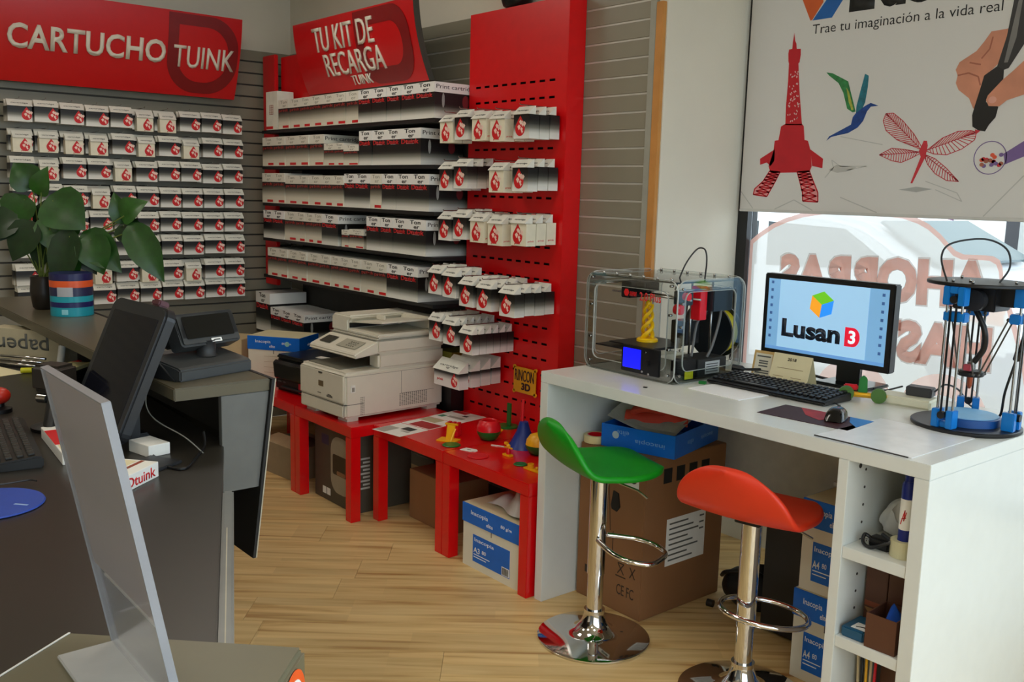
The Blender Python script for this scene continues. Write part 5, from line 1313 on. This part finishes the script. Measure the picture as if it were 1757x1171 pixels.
for wg, k in zip(wings, tips):
    sg = [(wg[i-1], wg[i]) for i in range(len(wg))]
    root, tip = Vector(wg[0]), Vector(wg[k])
    sg.append((wg[0], wg[k]))
    A, Bq = wg[:k+1], wg[k:][::-1]
    for i in range(1, 16):
        f = i/16; mid = root.lerp(tip, f)
        for L in (A, Bq):
            s = min(.999, f+.08)*(len(L)-1); j = int(s); g_ = s-j
            if j+1 < len(L): sg.append((tuple(mid), (L[j][0]+(L[j+1][0]-L[j][0])*g_, L[j][1]+(L[j+1][1]-L[j][1])*g_)))
    obj('dragonfly_wing_print', lines2d(sg, .0026, .0004), DR, t, (0, BY-.0005, 0))
SK = mat('skin_print', (208, 140, 112), .5, var=.14, scale=9); SKD = mat('skin_shade_print', (170, 100, 78), .5)
pr('hand_print', [(3.437, 2.153), (3.37, 2.124), (3.315, 2.111), (3.265, 2.108), (3.243, 2.076), (3.22, 2.047), (3.164, 2.014), (3.153, 1.989), (3.162, 1.969), (3.158, 1.943), (3.17, 1.919), (3.21, 1.888), (3.228, 1.852), (3.237, 1.851), (3.25, 1.886), (3.261, 1.961), (3.302, 2.002), (3.357, 2.059), (3.56, 2.092), (3.56, 2.2)], SK, 1)
obj('hand_print', lines2d([((3.162, 1.969), (3.2, 1.975)), ((3.2, 1.975), (3.235, 1.96)), ((3.235, 1.96), (3.245, 1.93)), ((3.265, 2.05), (3.24, 2.02)), ((3.265, 2.05), (3.272, 2.09)), ((3.2, 2.01), (3.24, 2.0))], .005, .0004), SKD, t, (0, BY-.001, 0))
pr('pen_print', [(3.333, 2.238), (3.345, 2.36), (3.41, 2.36), (3.387, 2.231), (3.381, 2.062), (3.335, 1.981), (3.32, 1.976), (3.296, 1.99), (3.318, 2.087)], mat('pen_dark', (38, 38, 40), .4), 2)
pr('pen_print', [(3.345, 2.2), (3.358, 2.2), (3.35, 2.08), (3.33, 2.0), (3.318, 2.0)], mat('pen_sheen', (120, 118, 116), .4), 3)
pr('pen_print', [(3.296, 1.99), (3.32, 1.976), (3.321, 1.938), (3.275, 1.894), (3.27, 1.872), (3.314, 1.854), (3.308, 1.819), (3.288, 1.794), (3.277, 1.772), (3.254, 1.776), (3.232, 1.79), (3.227, 1.829), (3.233, 1.861), (3.246, 1.918), (3.255, 1.962)], mat('pen_black', (20, 20, 22), .4), 2)
pr('pen_print', [(3.242, 1.78), (3.261, 1.775), (3.246, 1.762)], DR, 3)
pr('hand_print', [(3.56, 2.03), (3.451, 2.02), (3.383, 2.001), (3.354, 1.973), (3.32, 1.944), (3.275, 1.894), (3.27, 1.878), (3.281, 1.858), (3.317, 1.855), (3.34, 1.874), (3.395, 1.89), (3.56, 1.92)], SK, 4)
pr('nail_print', ell(3.292, 1.878, .014, .012, 12), mat('nail_print', (226, 164, 146), .4), 5)
VI = mat('violet_print', (120, 96, 150), .5)
o_ = ell(3.303, 1.682, .055, .056, 32)
obj('tube_print', lines2d([(o_[i-1], o_[i]) for i in range(32)], .003, .0004), VI, t, (0, BY-.0005, 0))
pr('tube_print', [(3.347, 1.695), (3.412, 1.738), (3.56, 1.79), (3.56, 1.73), (3.415, 1.685), (3.355, 1.659)], VI, 1)
for k in range(16):
    x, z = 3.275+.07*rs.random(), 1.652+.04*rs.random()
    pr('filament_print', ell(x, z, .008, .007, 8), [DR, mat('print_orange', (224, 90, 60), .5), VI, SKD][k % 4], 2+k % 3)
pr('logo_print', [(2.494, 2.341), (2.505, 2.311), (2.547, 2.227), (2.555, 2.228), (2.6, 2.291), (2.585, 2.41), (2.50, 2.40)], mat('logo_orange', (214, 96, 40), .5), 1)
pr('logo_print', [(2.612, 2.296), (2.557, 2.226), (2.643, 2.227), (2.70, 2.31), (2.66, 2.40), (2.60, 2.41)], mat('logo_blue', (20, 100, 180), .5), 1)
for ch, x0_, wd_, ht_, dz_ in (('L', 2.715, .105, .20, 0), ('u', 2.838, .105, .148, -.026), ('s', 2.955, .095, .15, -.025), ('a', 3.062, .105, .15, -.025), ('n', 3.18, .105, .148, -.026)):
    obj('lettering', txt(ch, wd_, ht_, .045, .0004), INK, t, (x0_+wd_/2, BY-.0004, 2.338+dz_))
obj('lettering', txt('Trae tu imaginación a la vida real', .735, .048, -.005, .0004), INK, t, (2.928, BY-.0004, 2.185))
PALE = mat('print_shadow_grey', (196, 194, 188), .7)
pr('sketch_print', [(2.68, 1.641), (2.713, 1.66), (2.80, 1.652), (2.77, 1.637), (2.718, 1.630)], PALE, 1)
obj('sketch_print', lines2d([((2.665, 1.61), (2.70, 1.65)), ((2.70, 1.65), (2.69, 1.68)), ((2.69, 1.68), (2.73, 1.655)), ((2.73, 1.655), (2.84, 1.655)), ((2.84, 1.655), (2.76, 1.64)), ((3.08, 1.6), (3.2, 1.56)), ((3.2, 1.56), (3.22, 1.53)), ((3.22, 1.53), (3.12, 1.57)), ((2.72, 1.77), (2.9, 1.735))], .003, .0004), PALE, t, (0, BY-.0005, 0))
pr('sketch_print', [(2.98, 1.568), (3.047, 1.58), (3.11, 1.572), (3.049, 1.56)], mat('print_shadow_dark', (176, 176, 172), .7), 1)
obj('sketch_print', lines2d([((2.264, 1.55), (2.33, 1.48)), ((2.74, 1.535), (2.90, 1.48)), ((2.44, 1.48), (2.53, 1.52)), ((2.53, 1.52), (2.62, 1.48)), ((3.30, 1.48), (3.42, 1.62)), ((3.42, 1.62), (3.56, 1.66))], .004, .0004), PALE, t, (0, BY-.0005, 0))
# ================================================================== sales counter (left)
CTR = mat('counter_top', (92, 86, 68), .32, var=.04); CTD = mat('counter_dark', (44, 41, 35), .35, var=.05); CTG = mat('counter_grey', (98, 100, 98), .4); CTB = mat('counter_black', (16, 16, 16), .6)
EDGE = mat('counter_edge', (126, 124, 112), .45)
t = thing('sales_counter', 'dark grey sales counter with raised ledge, worktop and slanted front panel', 'counter', (0, 0, 0))
LZ, WZ = 1.0, .83
obj('ledge', box(.15, 2.445, -1.925, -1.66, LZ-.034, LZ, .003), CTR, t)
obj('worktop', B().prism([(.15, -1.70), (2.40, -1.775), (2.446, -1.796), (2.807, -1.953), (3.229, -2.136), (3.464, -2.238), (3.62, -2.306), (3.66, -2.52), (3.66, -2.9), (3.0, -3.2), (.15, -3.2)], WZ-.03, WZ, 'z').mesh('w', .002), CTD, t)
obj('end_panel', B().prism([(-1.80, LZ-.0345), (-1.664, LZ-.0345), (-1.698, .70), (-1.80, .70)], 2.425, 2.445, 'x').mesh('p', .001), CTG, t)
fp = obj('front_panel', B().add([(.15, -1.648, LZ), (2.455, -1.648, LZ), (2.455, -1.712, .50), (.15, -1.712, .50), (.15, -1.659, LZ), (2.455, -1.659, LZ), (2.455, -1.723, .50), (.15, -1.723, .50)], [(0, 1, 2, 3), (4, 7, 6, 5), (0, 4, 5, 1), (1, 5, 6, 2), (2, 6, 7, 3), (3, 7, 4, 0)]).mesh(), CTB, t)
obj('panel_edge', B().add([(2.4555, -1.648, LZ), (2.4565, -1.648, LZ), (2.4565, -1.712, .50), (2.4555, -1.712, .50), (2.4555, -1.651, LZ), (2.4565, -1.651, LZ), (2.4565, -1.715, .50), (2.4555, -1.715, .50)], [(0, 1, 2, 3), (4, 7, 6, 5), (0, 4, 5, 1), (1, 5, 6, 2), (2, 6, 7, 3), (3, 7, 4, 0)]).mesh(), mat('edge_tan', (186, 180, 160), .5), t)
obj('pedestal', B().box(.3, 1.9, -2.2, -1.83, 0, WZ-.0305).box(1.2, 1.9, -3.0, -2.2005, 0, WZ-.0305).mesh(), CTB, t)
obj('under_shelf_back', box(.15, 2.41, -1.745, -1.735, WZ+.001, LZ-.035), CTB, t)
# rail and panel of the near wing
A_, E_ = Vector((2.815, -1.938, 0)), Vector((3.64, -2.296, 0))
dr = (E_-A_).normalized(); nr = Vector((-dr.y, dr.x, 0))
def slab(p, q, n0, n1, z0, z1, n0b=None, n1b=None):
    n0b = n0 if n0b is None else n0b; n1b = n1 if n1b is None else n1b
    v = [p+nr*n0b+Vector((0, 0, z0)), q+nr*n0b+Vector((0, 0, z0)), q+nr*n1b+Vector((0, 0, z0)), p+nr*n1b+Vector((0, 0, z0)),
         p+nr*n0+Vector((0, 0, z1)), q+nr*n0+Vector((0, 0, z1)), q+nr*n1+Vector((0, 0, z1)), p+nr*n1+Vector((0, 0, z1))]
    return B().add(v, [(0, 3, 2, 1), (4, 5, 6, 7), (0, 1, 5, 4), (1, 2, 6, 5), (2, 3, 7, 6), (3, 0, 4, 7)])
obj('wing_rail', slab(A_, E_, -.016, .008, WZ-.034, WZ+.002).mesh('r', .004, 2), mat('rail_grey', (128, 132, 130), .3, .3), t)
obj('wing_panel', slab(A_, E_, -.012, .004, 0, WZ-.0345, -.16, -.144).mesh(), CTG, t)
obj('wing_slot', slab(A_+dr*.25, E_, -.006, -.004, WZ+.0021, WZ+.0026).mesh(), mat('edge_tan', (186, 180, 160), .5), t)
# raised near ledge
t = thing('counter_ledge', 'raised olive grey counter ledge end with round orange sticker', 'counter', (0, 0, 0))
fgp = [(3.694, -2.51), (3.891, -2.307), (4.09, -2.50), (3.93, -2.80), (3.78, -2.63)]
obj('ledge_top', B().prism(fgp, .90, 1.0, 'z').mesh('l', .006, 3), mat('ledge_olive', (108, 103, 80), .38, var=.03), t)
ins = [(3.72, -2.51), (3.88, -2.345), (4.05, -2.505), (3.925, -2.76), (3.76, -2.61)]
obj('ledge_body', B().prism(ins, 0, .8995, 'z').mesh(), CTG, t)
d_ = Vector((4.09-3.897, -2.50+2.313, 0)).normalized(); an = math.atan2(d_.y, d_.x)
st = obj('sticker_rim', B().prism(ell(0, 0, .044, .044, 32), -.0006, 0, 'y').mesh(), mat('sticker_orange', (240, 90, 24), .4), t, (3.9305, -2.3435, .950), (0, 0, an+PI))
obj('sticker_white', plate(ell(0, 0, .033, .033, 28)), WPL, st, (0, -.0007, 0))
obj('sticker_blue', plate(ell(0, 0, .024, .024, 28)), mat('sticker_pale_blue', (150, 200, 222), .4), st, (0, -.0014, 0))
obj('sticker_mark', lines2d([((-.012, -.015), (-.012, .015)), ((-.012, .015), (.008, .015)), ((.008, .015), (.012, 0)), ((.012, 0), (-.005, -.015))], .005), mat('sticker_ink', (40, 60, 80), .4), st, (0, -.0021, 0))
obj('edge_strip', B().prism([(3.7005, -2.512), (3.7020, -2.5105), (3.7835, -2.6255), (3.782, -2.627)], 1.0002, 1.0012, 'z').mesh(), WPL, t)
# acrylic leaflet stand
t = thing('leaflet_stand', 'clear acrylic stand with pale printed sheet, seen edge on, on ledge', 'stand', (3.861, -2.477, 1.0008), 0)
lean = .182; hh = .332; ww = .206
RT = Matrix.Rotation(lean, 4, 'X')
SH = filmmat('stand_sheet', (224, 212, 214), .96, .25)
sheetm = B().box(-ww/2+.004, ww/2-.004, -.0008, .0008, .105, hh-.004).xf(RT).mesh()
obj('inserted_sheet', sheetm, SH, t)
obj('print_area', B().box(-ww/2+.012, ww/2-.012, .0009, .0012, .19, .29).xf(RT).mesh(), filmmat('stand_print', (196, 176, 160), .9, .2), t)
obj('sheet_edge', B().box(-.06, ww/2-.008, -.0024, -.0008, .1035, .1060).xf(RT).mesh(), WPL, t)
STA = mat('stand_acrylic', (150, 152, 156), .12, var=.03, alpha=.34)
obj('acrylic_face', B().box(-ww/2, ww/2, -.004, -.0025, .0, hh).box(-ww/2, ww/2, .0025, .004, .0, hh).xf(RT).mesh(), STA, t)
obj('acrylic_edge', B().box(-ww/2-.0006, -ww/2+.001, -.004, .004, .0, hh).box(ww/2-.001, ww/2+.0006, -.0042, .0042, .0, hh).box(-ww/2, ww/2, -.004, .004, hh-.001, hh+.0008).xf(RT).mesh(), mat('stand_edge', (168, 170, 176), .25, alpha=.7), t)
obj('foot', box(-ww/2, ww/2, -.062, .004, 0, .004, .001), mat('stand_foot', (206, 208, 206), .15, alpha=.75), t)
# ---- touch monitor
t = thing('touch_monitor', 'tilted black touch screen till monitor on the counter worktop', 'monitor', (2.234, -2.074, WZ+.0005), .067)
RM = Matrix.Translation((0, 0, .036)) @ Matrix.Rotation(-.415, 4, 'X')
w_, h_ = .35, .366
obj('housing', B().prism(rrect(-w_/2, w_/2, 0, h_, .03), 0, .032, 'y').xf(RM).mesh('h', .006, 2), mat('monitor_grey', (34, 36, 40), .35), t)
obj('screen', B().prism(rrect(-w_/2+.03, w_/2-.03, .03, h_-.035, .006), -.001, 0, 'y').xf(RM).mesh(), mat('screen_off', (10, 13, 26), .08), t)
obj('card_reader', B().box(.06, .11, .0, .03, h_+.001, h_+.018).xf(RM).mesh('c', .004), mat('reader_plum', (86, 40, 50), .4), t)
obj('neck', B().box(-.05, .05, .085, .115, .012, .14).mesh('n', .004), BLK, t)
obj('base', box(-.11, .02, .0, .15, 0, .0119, .004), BLK, t)
# ---- customer display
t = thing('customer_display', 'grey customer display on a low wedge base on the counter ledge', 'display', (2.262, -1.79, LZ+.0005), 1.85)
GP = mat('pos_grey', (62, 64, 64), .5); GP2 = mat('pos_dark', (40, 41, 42), .5)
obj('base', B().prism([(-.085, 0), (-.085, .03), (-.07, .036), (.085, .058), (.09, .05), (.09, 0)], -.12, .12, 'x').mesh('b', .004, 2), GP, t)
obj('base_wedge', B().prism([(-.07, .0), (.09, 0), (.09, .07), (.05, .075)], -.126, -.1205, 'x').mesh('b', .001), GP2, t)
obj('neck', B().lathe([(.03, .045), (.026, .05), (.026, .085), (.03, .09)], 24, .03).mesh(), GP2, t)
RD = Matrix.Translation((.035, 0, .068)) @ Matrix.Rotation(-.45, 4, 'X')
hd = obj('head', B().prism(rrect(-.1, .1, 0, .095, .012), -.03, .03, 'y').xf(RD).mesh('h', .006, 2), GP, t)
obj('head_hood', B().prism([(-.03, .02), (.055, .02), (.06, .05), (.03, .095), (-.03, .095)], -.098, .098, 'x').xf(RD).mesh('h', .004), GP2, t)
obj('screen', B().prism(rrect(-.08, .08, .02, .085, .004), -.032, -.0305, 'y').xf(RD).mesh(), mat('vfd_black', (14, 16, 17), .15), t)
bl = obj('badge', B().prism(rrect(-.004, .03, .004, .015, .001), -.0325, -.0305, 'y').xf(RD).mesh(), WPL, t)
obj('badge_print', B().box(.002, .024, -.0335, -.0326, .0075, .0115).xf(RD).mesh(), GRYI, t)
single('display_cable', B().tube(smooth_pts([(2.30, -1.945, .985), (2.31, -1.95, .93), (2.36, -1.94, .90), (2.44, -1.90, .87), (2.49, -1.87, .8325)], 7), .0017, 6).mesh(), mat('cable_pale', (118, 118, 110), .5), 'pale grey cable hanging from the ledge behind the touch monitor', 'cable')
single('worktop_cable', B().tube(smooth_pts([(2.42, -1.84, .87), (2.45, -1.85, .84), (2.52, -1.90, .834), (2.60, -1.96, .834), (2.55, -1.99, .834), (2.42, -1.98, .834)], 7), .0035, 6).mesh(), BLK, 'black cable curling on the dark worktop by the end panel', 'cable')
# ---- tuink box
t = thing('tuink_box', 'small white ink box with red tuink lettering on the dark worktop', 'ink box', (2.625, -2.112, WZ+.0005), 2.25)
obj('carton', box(-.07, .07, -.045, .045, 0, .036, .0008), PAPER, t)
obj('lettering', txt('Dtuink', .112, .024, .01), REDI, t, (-.0, -.0454, .0175))
obj('top_band', box(-.066, .066, -.012, -.002, .0361, .0366), mat('band_brown', (150, 66, 40), .5), t)
obj('top_picture', box(-.05, .06, .004, .04, .0361, .0366), CREAM, t)
obj('top_line', box(-.068, .068, .0415, .0435, .0361, .0367), REDI, t)
# ---- other worktop things
t = thing('till_keyboard', 'black till keyboard with wide keys at the counter', 'keyboard', (2.16, -2.282, WZ+.0005), -.13)
obj('case', B().prism([(-.08, 0), (-.082, .016), (.07, .03), (.085, .026), (.085, 0)], -.225, .225, 'x').mesh('k', .004, 2), mat('till_black', (24, 23, 21), .45), t)
for r in range(6):
    for k in range(19):
        if (r == 0 and 4 < k < 11): continue
        obj('key', kc, mat('till_key', (46, 45, 42), .4), t, (-.205+k*.0225, -.062+r*.0245, .0185+.0022*r), (.09, 0, 0))
t = thing('cartridge_carton', 'white and red cartridge box lying between keyboard and till monitor', 'box', (2.30, -2.148, WZ+.0005), -.08)
obj('carton', box(-.2, .10, -.03, .05, 0, .03, .001), PAPER, t)
obj('red_band', box(-.15, .01, -.03, .05, .0302, .0307), REDI, t)
obj('cream_area', box(.015, .095, -.026, .046, .0302, .0306), CREAM, t)
single('small_white_box', box(-.05, .045, -.03, .03, 0, .03, .001), PAPER, 'small plain white box on the worktop behind touch monitor', 'box', (2.40, -1.975, WZ+.0005), .2)
single('black_pad', box(-.05, .05, -.06, .06, 0, .008, .002), DKG, 'dark grey pad lying on worktop beside the tuink box', 'pad', (2.525, -2.02, WZ+.0005), .5)
t = thing('mouse_mat', 'blue oval mouse mat at the counter edge', 'mouse mat', (2.62, -2.39, WZ+.0005), .4)
obj('mat', B().lathe([(.105, 0), (.108, .002), (.106, .005)], 44).mesh(), mat('mat_blue', (38, 72, 168), .5), t)
obj('emblem', B().prism([(.05, .02), (.08, .03), (.078, .036), (.048, .026)], .0051, .0055, 'z').mesh(), mat('mat_print', (150, 180, 225), .4), t)
t = thing('till_mouse', 'black mouse resting on the blue mouse mat', 'mouse', (2.57, -2.40, WZ+.006), 1.2)
obj('shell', B().grid(lambda u, v: ((u-.5)*.062*(1-.25*abs(2*v-1)**3), (v-.5)*.11, .036*max(0, (1-abs(2*u-1)**2.6))**.5*max(0, 1-abs(2*v-1.08)**2.4)**.5+.002), 14, 16).box(-.018, .018, -.04, .04, 0, .004).mesh('m', fix=False), mat('mouse_dark', (26, 26, 26), .45), t)
obj('cord', B().tube(smooth_pts([(0, .053, .01), (.03, .08, .003), (.08, .10, .003), (.1, .09, .003)], 5), .002, 6).mesh(), BLK, t)
t = thing('barcode_scanner', 'black barcode scanner on a stand beside the touch monitor', 'scanner', (2.01, -2.098, WZ+.0005), .6)
obj('foot', B().lathe([(.055, 0), (.055, .008), (.03, .018), (.016, .03)], 24).mesh(), BLK, t)
obj('stem', B().tube(smooth_pts([(0, 0, .028), (0, .012, .06), (0, 0, .10)], 5), .012, 10).mesh(), BLK, t)
obj('head', B().box(-.04, .04, -.035, .03, .098, .165).mesh('h', .01, 3), mat('scanner_dark', (40, 34, 28), .5), t)
obj('handle', B().tube([(.02, -.02, .1), (.035, -.055, .045), (.04, -.07, .014)], [.017, .015, .014], 12).mesh(), BLK, t)
obj('ring', B().cyl((-.012, -.037, .085), (.012, -.037, .085), .012, n=12).mesh(), STEEL, t)
t.scale = (1.25, 1.25, 1.12)
t = thing('red_stamp', 'round red topped stamp lying on the worktop by the keyboard', 'stamp', (1.72, -2.185, WZ+.0005), 0)
obj('dome', B().sphere((0, 0, .05), .032, 18, .8).mesh(), mat('stamp_red', (190, 40, 24), .35), t)
obj('stem', B().lathe([(.034, 0), (.034, .012), (.014, .018), (.013, .03)], 20).mesh(), BLK, t)
t = thing('paper_carton', 'carton lying upside down with the word paper, beneath the ledge', 'carton', (.84, -1.885, WZ+.0005), .6)
obj('carton', box(-.17, .17, -.04, .04, 0, .12, .001), mat('carton_cream', (190, 180, 150), .7), t)
obj('lettering', txt('paper', .24, .06, .01), GRYI, t, (-.01, -.0405, .075), (0, PI, 0))
t = thing('pen_tray', 'black wire pen tray with steel rods beneath the ledge', 'tray', (1.0, -1.945, WZ+.0005), .62)
obj('base', box(-.13, .07, -.03, .03, 0, .006, .001), BLK, t)
for k in range(3): obj('rod', B().cyl((-.13, -.025+.02*k, .012+.01*k), (.07, -.025+.02*k, .012+.01*k), .005, n=8).mesh(), CHR, t)
t = thing('white_marker', 'thick white marker pen standing beneath the ledge', 'marker', (1.07, -1.85, WZ+.0005), 0)
obj('barrel', B().cyl((0, 0, .0), (.012, .01, .085), .013, n=16).mesh(), PAPER, t)
obj('tip', B().cyl((.012, .01, .085), (.0135, .0115, .093), .008, n=12).mesh(), GRYI, t)
t = thing('red_cap_marker', 'black marker with a red cap lying under the ledge', 'marker', (1.15, -1.84, WZ+.0005), .9)
obj('barrel', B().cyl((-.045, 0, .011), (.01, 0, .02), .011, n=14).mesh(), BLK, t)
obj('cap', B().cyl((.01, 0, .02), (.045, 0, .026), .014, n=14).mesh(), PR_, t)
t = thing('highlighter', 'short yellow and green highlighter on the worktop', 'highlighter', (1.13, -1.965, WZ+.0005), 1.2)
obj('barrel', B().cyl((-.03, 0, .01), (.01, 0, .01), .01, n=12).mesh(), mat('hl_yellow', (216, 214, 30), .4), t)
obj('cap', B().cyl((.01, 0, .01), (.03, 0, .01), .0105, n=12).mesh(), mat('hl_green', (60, 160, 60), .4), t)
t = thing('note_pad', 'cream note pad on a black block beneath the ledge', 'note pad', (1.41, -1.925, WZ+.0005), -.75)
obj('block', box(-.11, .11, -.035, .05, 0, .05, .002), BLK, t)
obj('pad', box(-.105, .105, -.03, .045, .0503, .062, .001), mat('pad_cream', (214, 206, 150), .7), t)
single('loose_paper', box(-.11, .09, -.05, .05, 0, .001), CREAM, 'sheet of cream paper on the worktop beneath the pens', 'paper', (1.05, -2.05, WZ+.0005), .3)
# ---- wipes tub
t = thing('wipes_tub', 'round teal and navy wipes tub with orange band on ledge', 'tub', (.875, -1.745, LZ+.0005), 0)
for n_, r_, z0, z1, cl in (('lower_band', .078, 0, .035, (20, 150, 168)), ('navy_band', .0785, .0352, .055, (24, 26, 88)), ('upper_band', .078, .0552, .078, (30, 160, 176)), ('label_band', .0785, .0782, .112, (40, 44, 80)), ('orange_band', .079, .1122, .138, (232, 92, 40)), ('lid', .0785, .1382, .165, (26, 30, 84))):
    obj(n_, B().lathe([(r_-.0005, z0), (r_, z0+.0004), (r_, z1-.0004), (r_-.0005, z1)], 36).mesh(), mat('tub_'+n_, cl, .3), t)
obj('barcode_label', B().grid(lambda u, v: (.0792*math.cos(-.95+.75*u), .0792*math.sin(-.95+.75*u), .078+.036*v), 8, 1).mesh(), mat('label_grey', (176, 178, 182), .5), t)
obj('tub_print', B().grid(lambda u, v: (.0792*math.cos(-.75+.3*u), .0792*math.sin(-.75+.3*u), .008+.02*v), 6, 1).mesh(), mat('label_pale', (140, 205, 214), .5), t)
# ---- plant
t = thing('potted_plant', 'leafy heart-leaved plant in a dark pot on the counter ledge', 'plant', (.645, -1.79, LZ+.0005), 0)
obj('pot', B().lathe([(.035, 0), (.044, .01), (.052, .07), (.048, .12), (.05, .135), (.044, .135), (.04, .115)], 30).mesh(), mat('pot_dark', (38, 32, 26), .35), t)
obj('soil', B().lathe([(.0395, .112), (.0395, .118)], 20).mesh(), mat('soil', (52, 40, 28), .9), t)
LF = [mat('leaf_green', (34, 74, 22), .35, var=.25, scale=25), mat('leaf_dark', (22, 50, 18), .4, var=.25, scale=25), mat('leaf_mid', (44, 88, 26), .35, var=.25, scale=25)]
STM = mat('stem_green', (96, 112, 44), .5)
def leaf_mesh():
    b = B(); rows_ = []
    out = [(0, .0), (.10, .30), (.22, .44), (.38, .47), (.55, .40), (.72, .27), (.88, .12), (1.0, .0)]
    v = []; f = []
    for k, (l, wd) in enumerate(out):
        for j in range(-2, 3):
            x = wd*j/2; y = l-(.16*abs(j)/2*(1-l) if l < .3 else 0)
            v.append((x, y, -.10*(l**2)*1.2+.16*abs(x)+.03*math.sin(3*l)))
    for k in range(len(out)-1):
        for j in range(4): f.append((k*5+j, k*5+j+1, (k+1)*5+j+1, (k+1)*5+j))
    return b.add(v, f, True).mesh('leaf', fix=False)
LM = leaf_mesh()
rh = Vector((rt.x, rt.y, 0)).normalized()
# leaf: base (r, h), tip (r, h) in metres right of / above the pot's foot, along the ledge-to-aisle diagonal, depth offset, kind
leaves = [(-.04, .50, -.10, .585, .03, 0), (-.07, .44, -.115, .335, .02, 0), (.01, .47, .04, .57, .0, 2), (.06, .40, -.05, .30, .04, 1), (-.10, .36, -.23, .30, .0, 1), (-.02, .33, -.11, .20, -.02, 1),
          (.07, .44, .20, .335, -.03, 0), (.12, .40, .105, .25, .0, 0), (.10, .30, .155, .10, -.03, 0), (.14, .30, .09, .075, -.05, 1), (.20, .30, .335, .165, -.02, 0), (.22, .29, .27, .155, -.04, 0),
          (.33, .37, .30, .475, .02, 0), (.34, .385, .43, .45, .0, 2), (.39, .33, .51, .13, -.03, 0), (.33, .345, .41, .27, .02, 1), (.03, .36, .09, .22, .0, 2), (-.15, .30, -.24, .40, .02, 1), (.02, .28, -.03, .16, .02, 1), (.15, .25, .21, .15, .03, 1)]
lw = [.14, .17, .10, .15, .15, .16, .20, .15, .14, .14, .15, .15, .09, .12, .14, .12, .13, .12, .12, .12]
org = Vector((0, 0, .0))
for k, ((r0, h0, r1, h1, dp_, kd), wd) in enumerate(zip(leaves, lw)):
    fwh = Vector((-fw.x, -fw.y, 0)).normalized()
    b0 = rh*(r0+.0)+Vector((0, 0, h0))+fwh*(-dp_); b1 = rh*r1+Vector((0, 0, h1))+fwh*(-dp_+.03)
    d = b1-b0; L = d.length; d.normalize()
    nn = (fwh+Vector((0, 0, .45))); nn = (nn-nn.dot(d)*d).normalized(); sd_ = d.cross(nn)
    m4 = Matrix((sd_*wd, d*L, nn*.22)).transposed().to_4x4(); m4.translation = b0
    me = LM.copy(); me.transform(m4)
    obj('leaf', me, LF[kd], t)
    root = Vector((.015*math.cos(k*2.4), .015*math.sin(k*2.4), .115))
    mid = (root+b0)/2+Vector((0, 0, .03))
    obj('stem', B().tube(smooth_pts([root, mid, b0], 5), .003, 6).mesh(), STM, t)
# ---- parked car across the street
t = thing('parked_car', 'white hatchback parked in the street outside the window', 'car', (.1, 3.9, -.1), 0)
CB_ = mat('car_white', (238, 238, 240), .25, var=.01, coat=.5)
obj('body', B().prism([(-2.0, .3), (-2.05, .7), (-1.95, 1.0), (-1.7, 1.05), (-1.35, 1.45), (-.6, 1.54), (.5, 1.53), (.85, 1.46), (1.45, 1.12), (1.9, 1.02), (2.02, .85), (2.03, .55), (1.95, .3)], 0, 1.65, 'y').mesh('c', .05, 3), CB_, t)
obj('windscreen', B().add([(.90, .12, 1.452), (1.42, .06, 1.16), (1.42, 1.59, 1.16), (.90, 1.53, 1.452), (.89, .12, 1.432), (1.41, .06, 1.14), (1.41, 1.59, 1.14), (.89, 1.53, 1.432)], [(0, 1, 2, 3), (4, 7, 6, 5), (0, 4, 5, 1), (1, 5, 6, 2), (2, 6, 7, 3), (3, 7, 4, 0)]).mesh(), mat('car_glass', (70, 92, 96), .1), t, (.03, 0, .03))
obj('side_window', B().prism([(-1.2, 1.08), (-.85, 1.42), (-.1, 1.44), (-.1, 1.08)], -.004, .01, 'y').mesh(), mat('car_glass_dark', (40, 52, 56), .1), t)
obj('side_window', B().prism([(0, 1.08), (0, 1.44), (.7, 1.41), (1.15, 1.12)], -.004, .01, 'y').mesh(), mat('car_glass_dark', (40, 52, 56), .1), t)
obj('headlight', B().prism([(1.6, .82), (1.95, .80), (1.93, .93), (1.7, .96)], -.012, .05, 'y').mesh('l', .01), mat('amber_lamp', (236, 130, 50), .2), t)
obj('bumper', box(1.5, 2.06, -.02, 1.67, .32, .62, .03), mat('bumper_blue', (44, 70, 110), .4), t)
for x in (-1.25, 1.3):
    for y in (-.02, 1.47):
        wh = obj('wheel', B().cyl((x, y, .31), (x, y+.2, .31), .31, n=28).mesh(), mat('tyre', (24, 24, 24), .8), t)
        obj('wheel_rim', B().cyl((x, y-.006 if y < 0 else y+.2, .31), (x, y if y < 0 else y+.206, .31), .19, n=20).mesh(), ALU, wh)
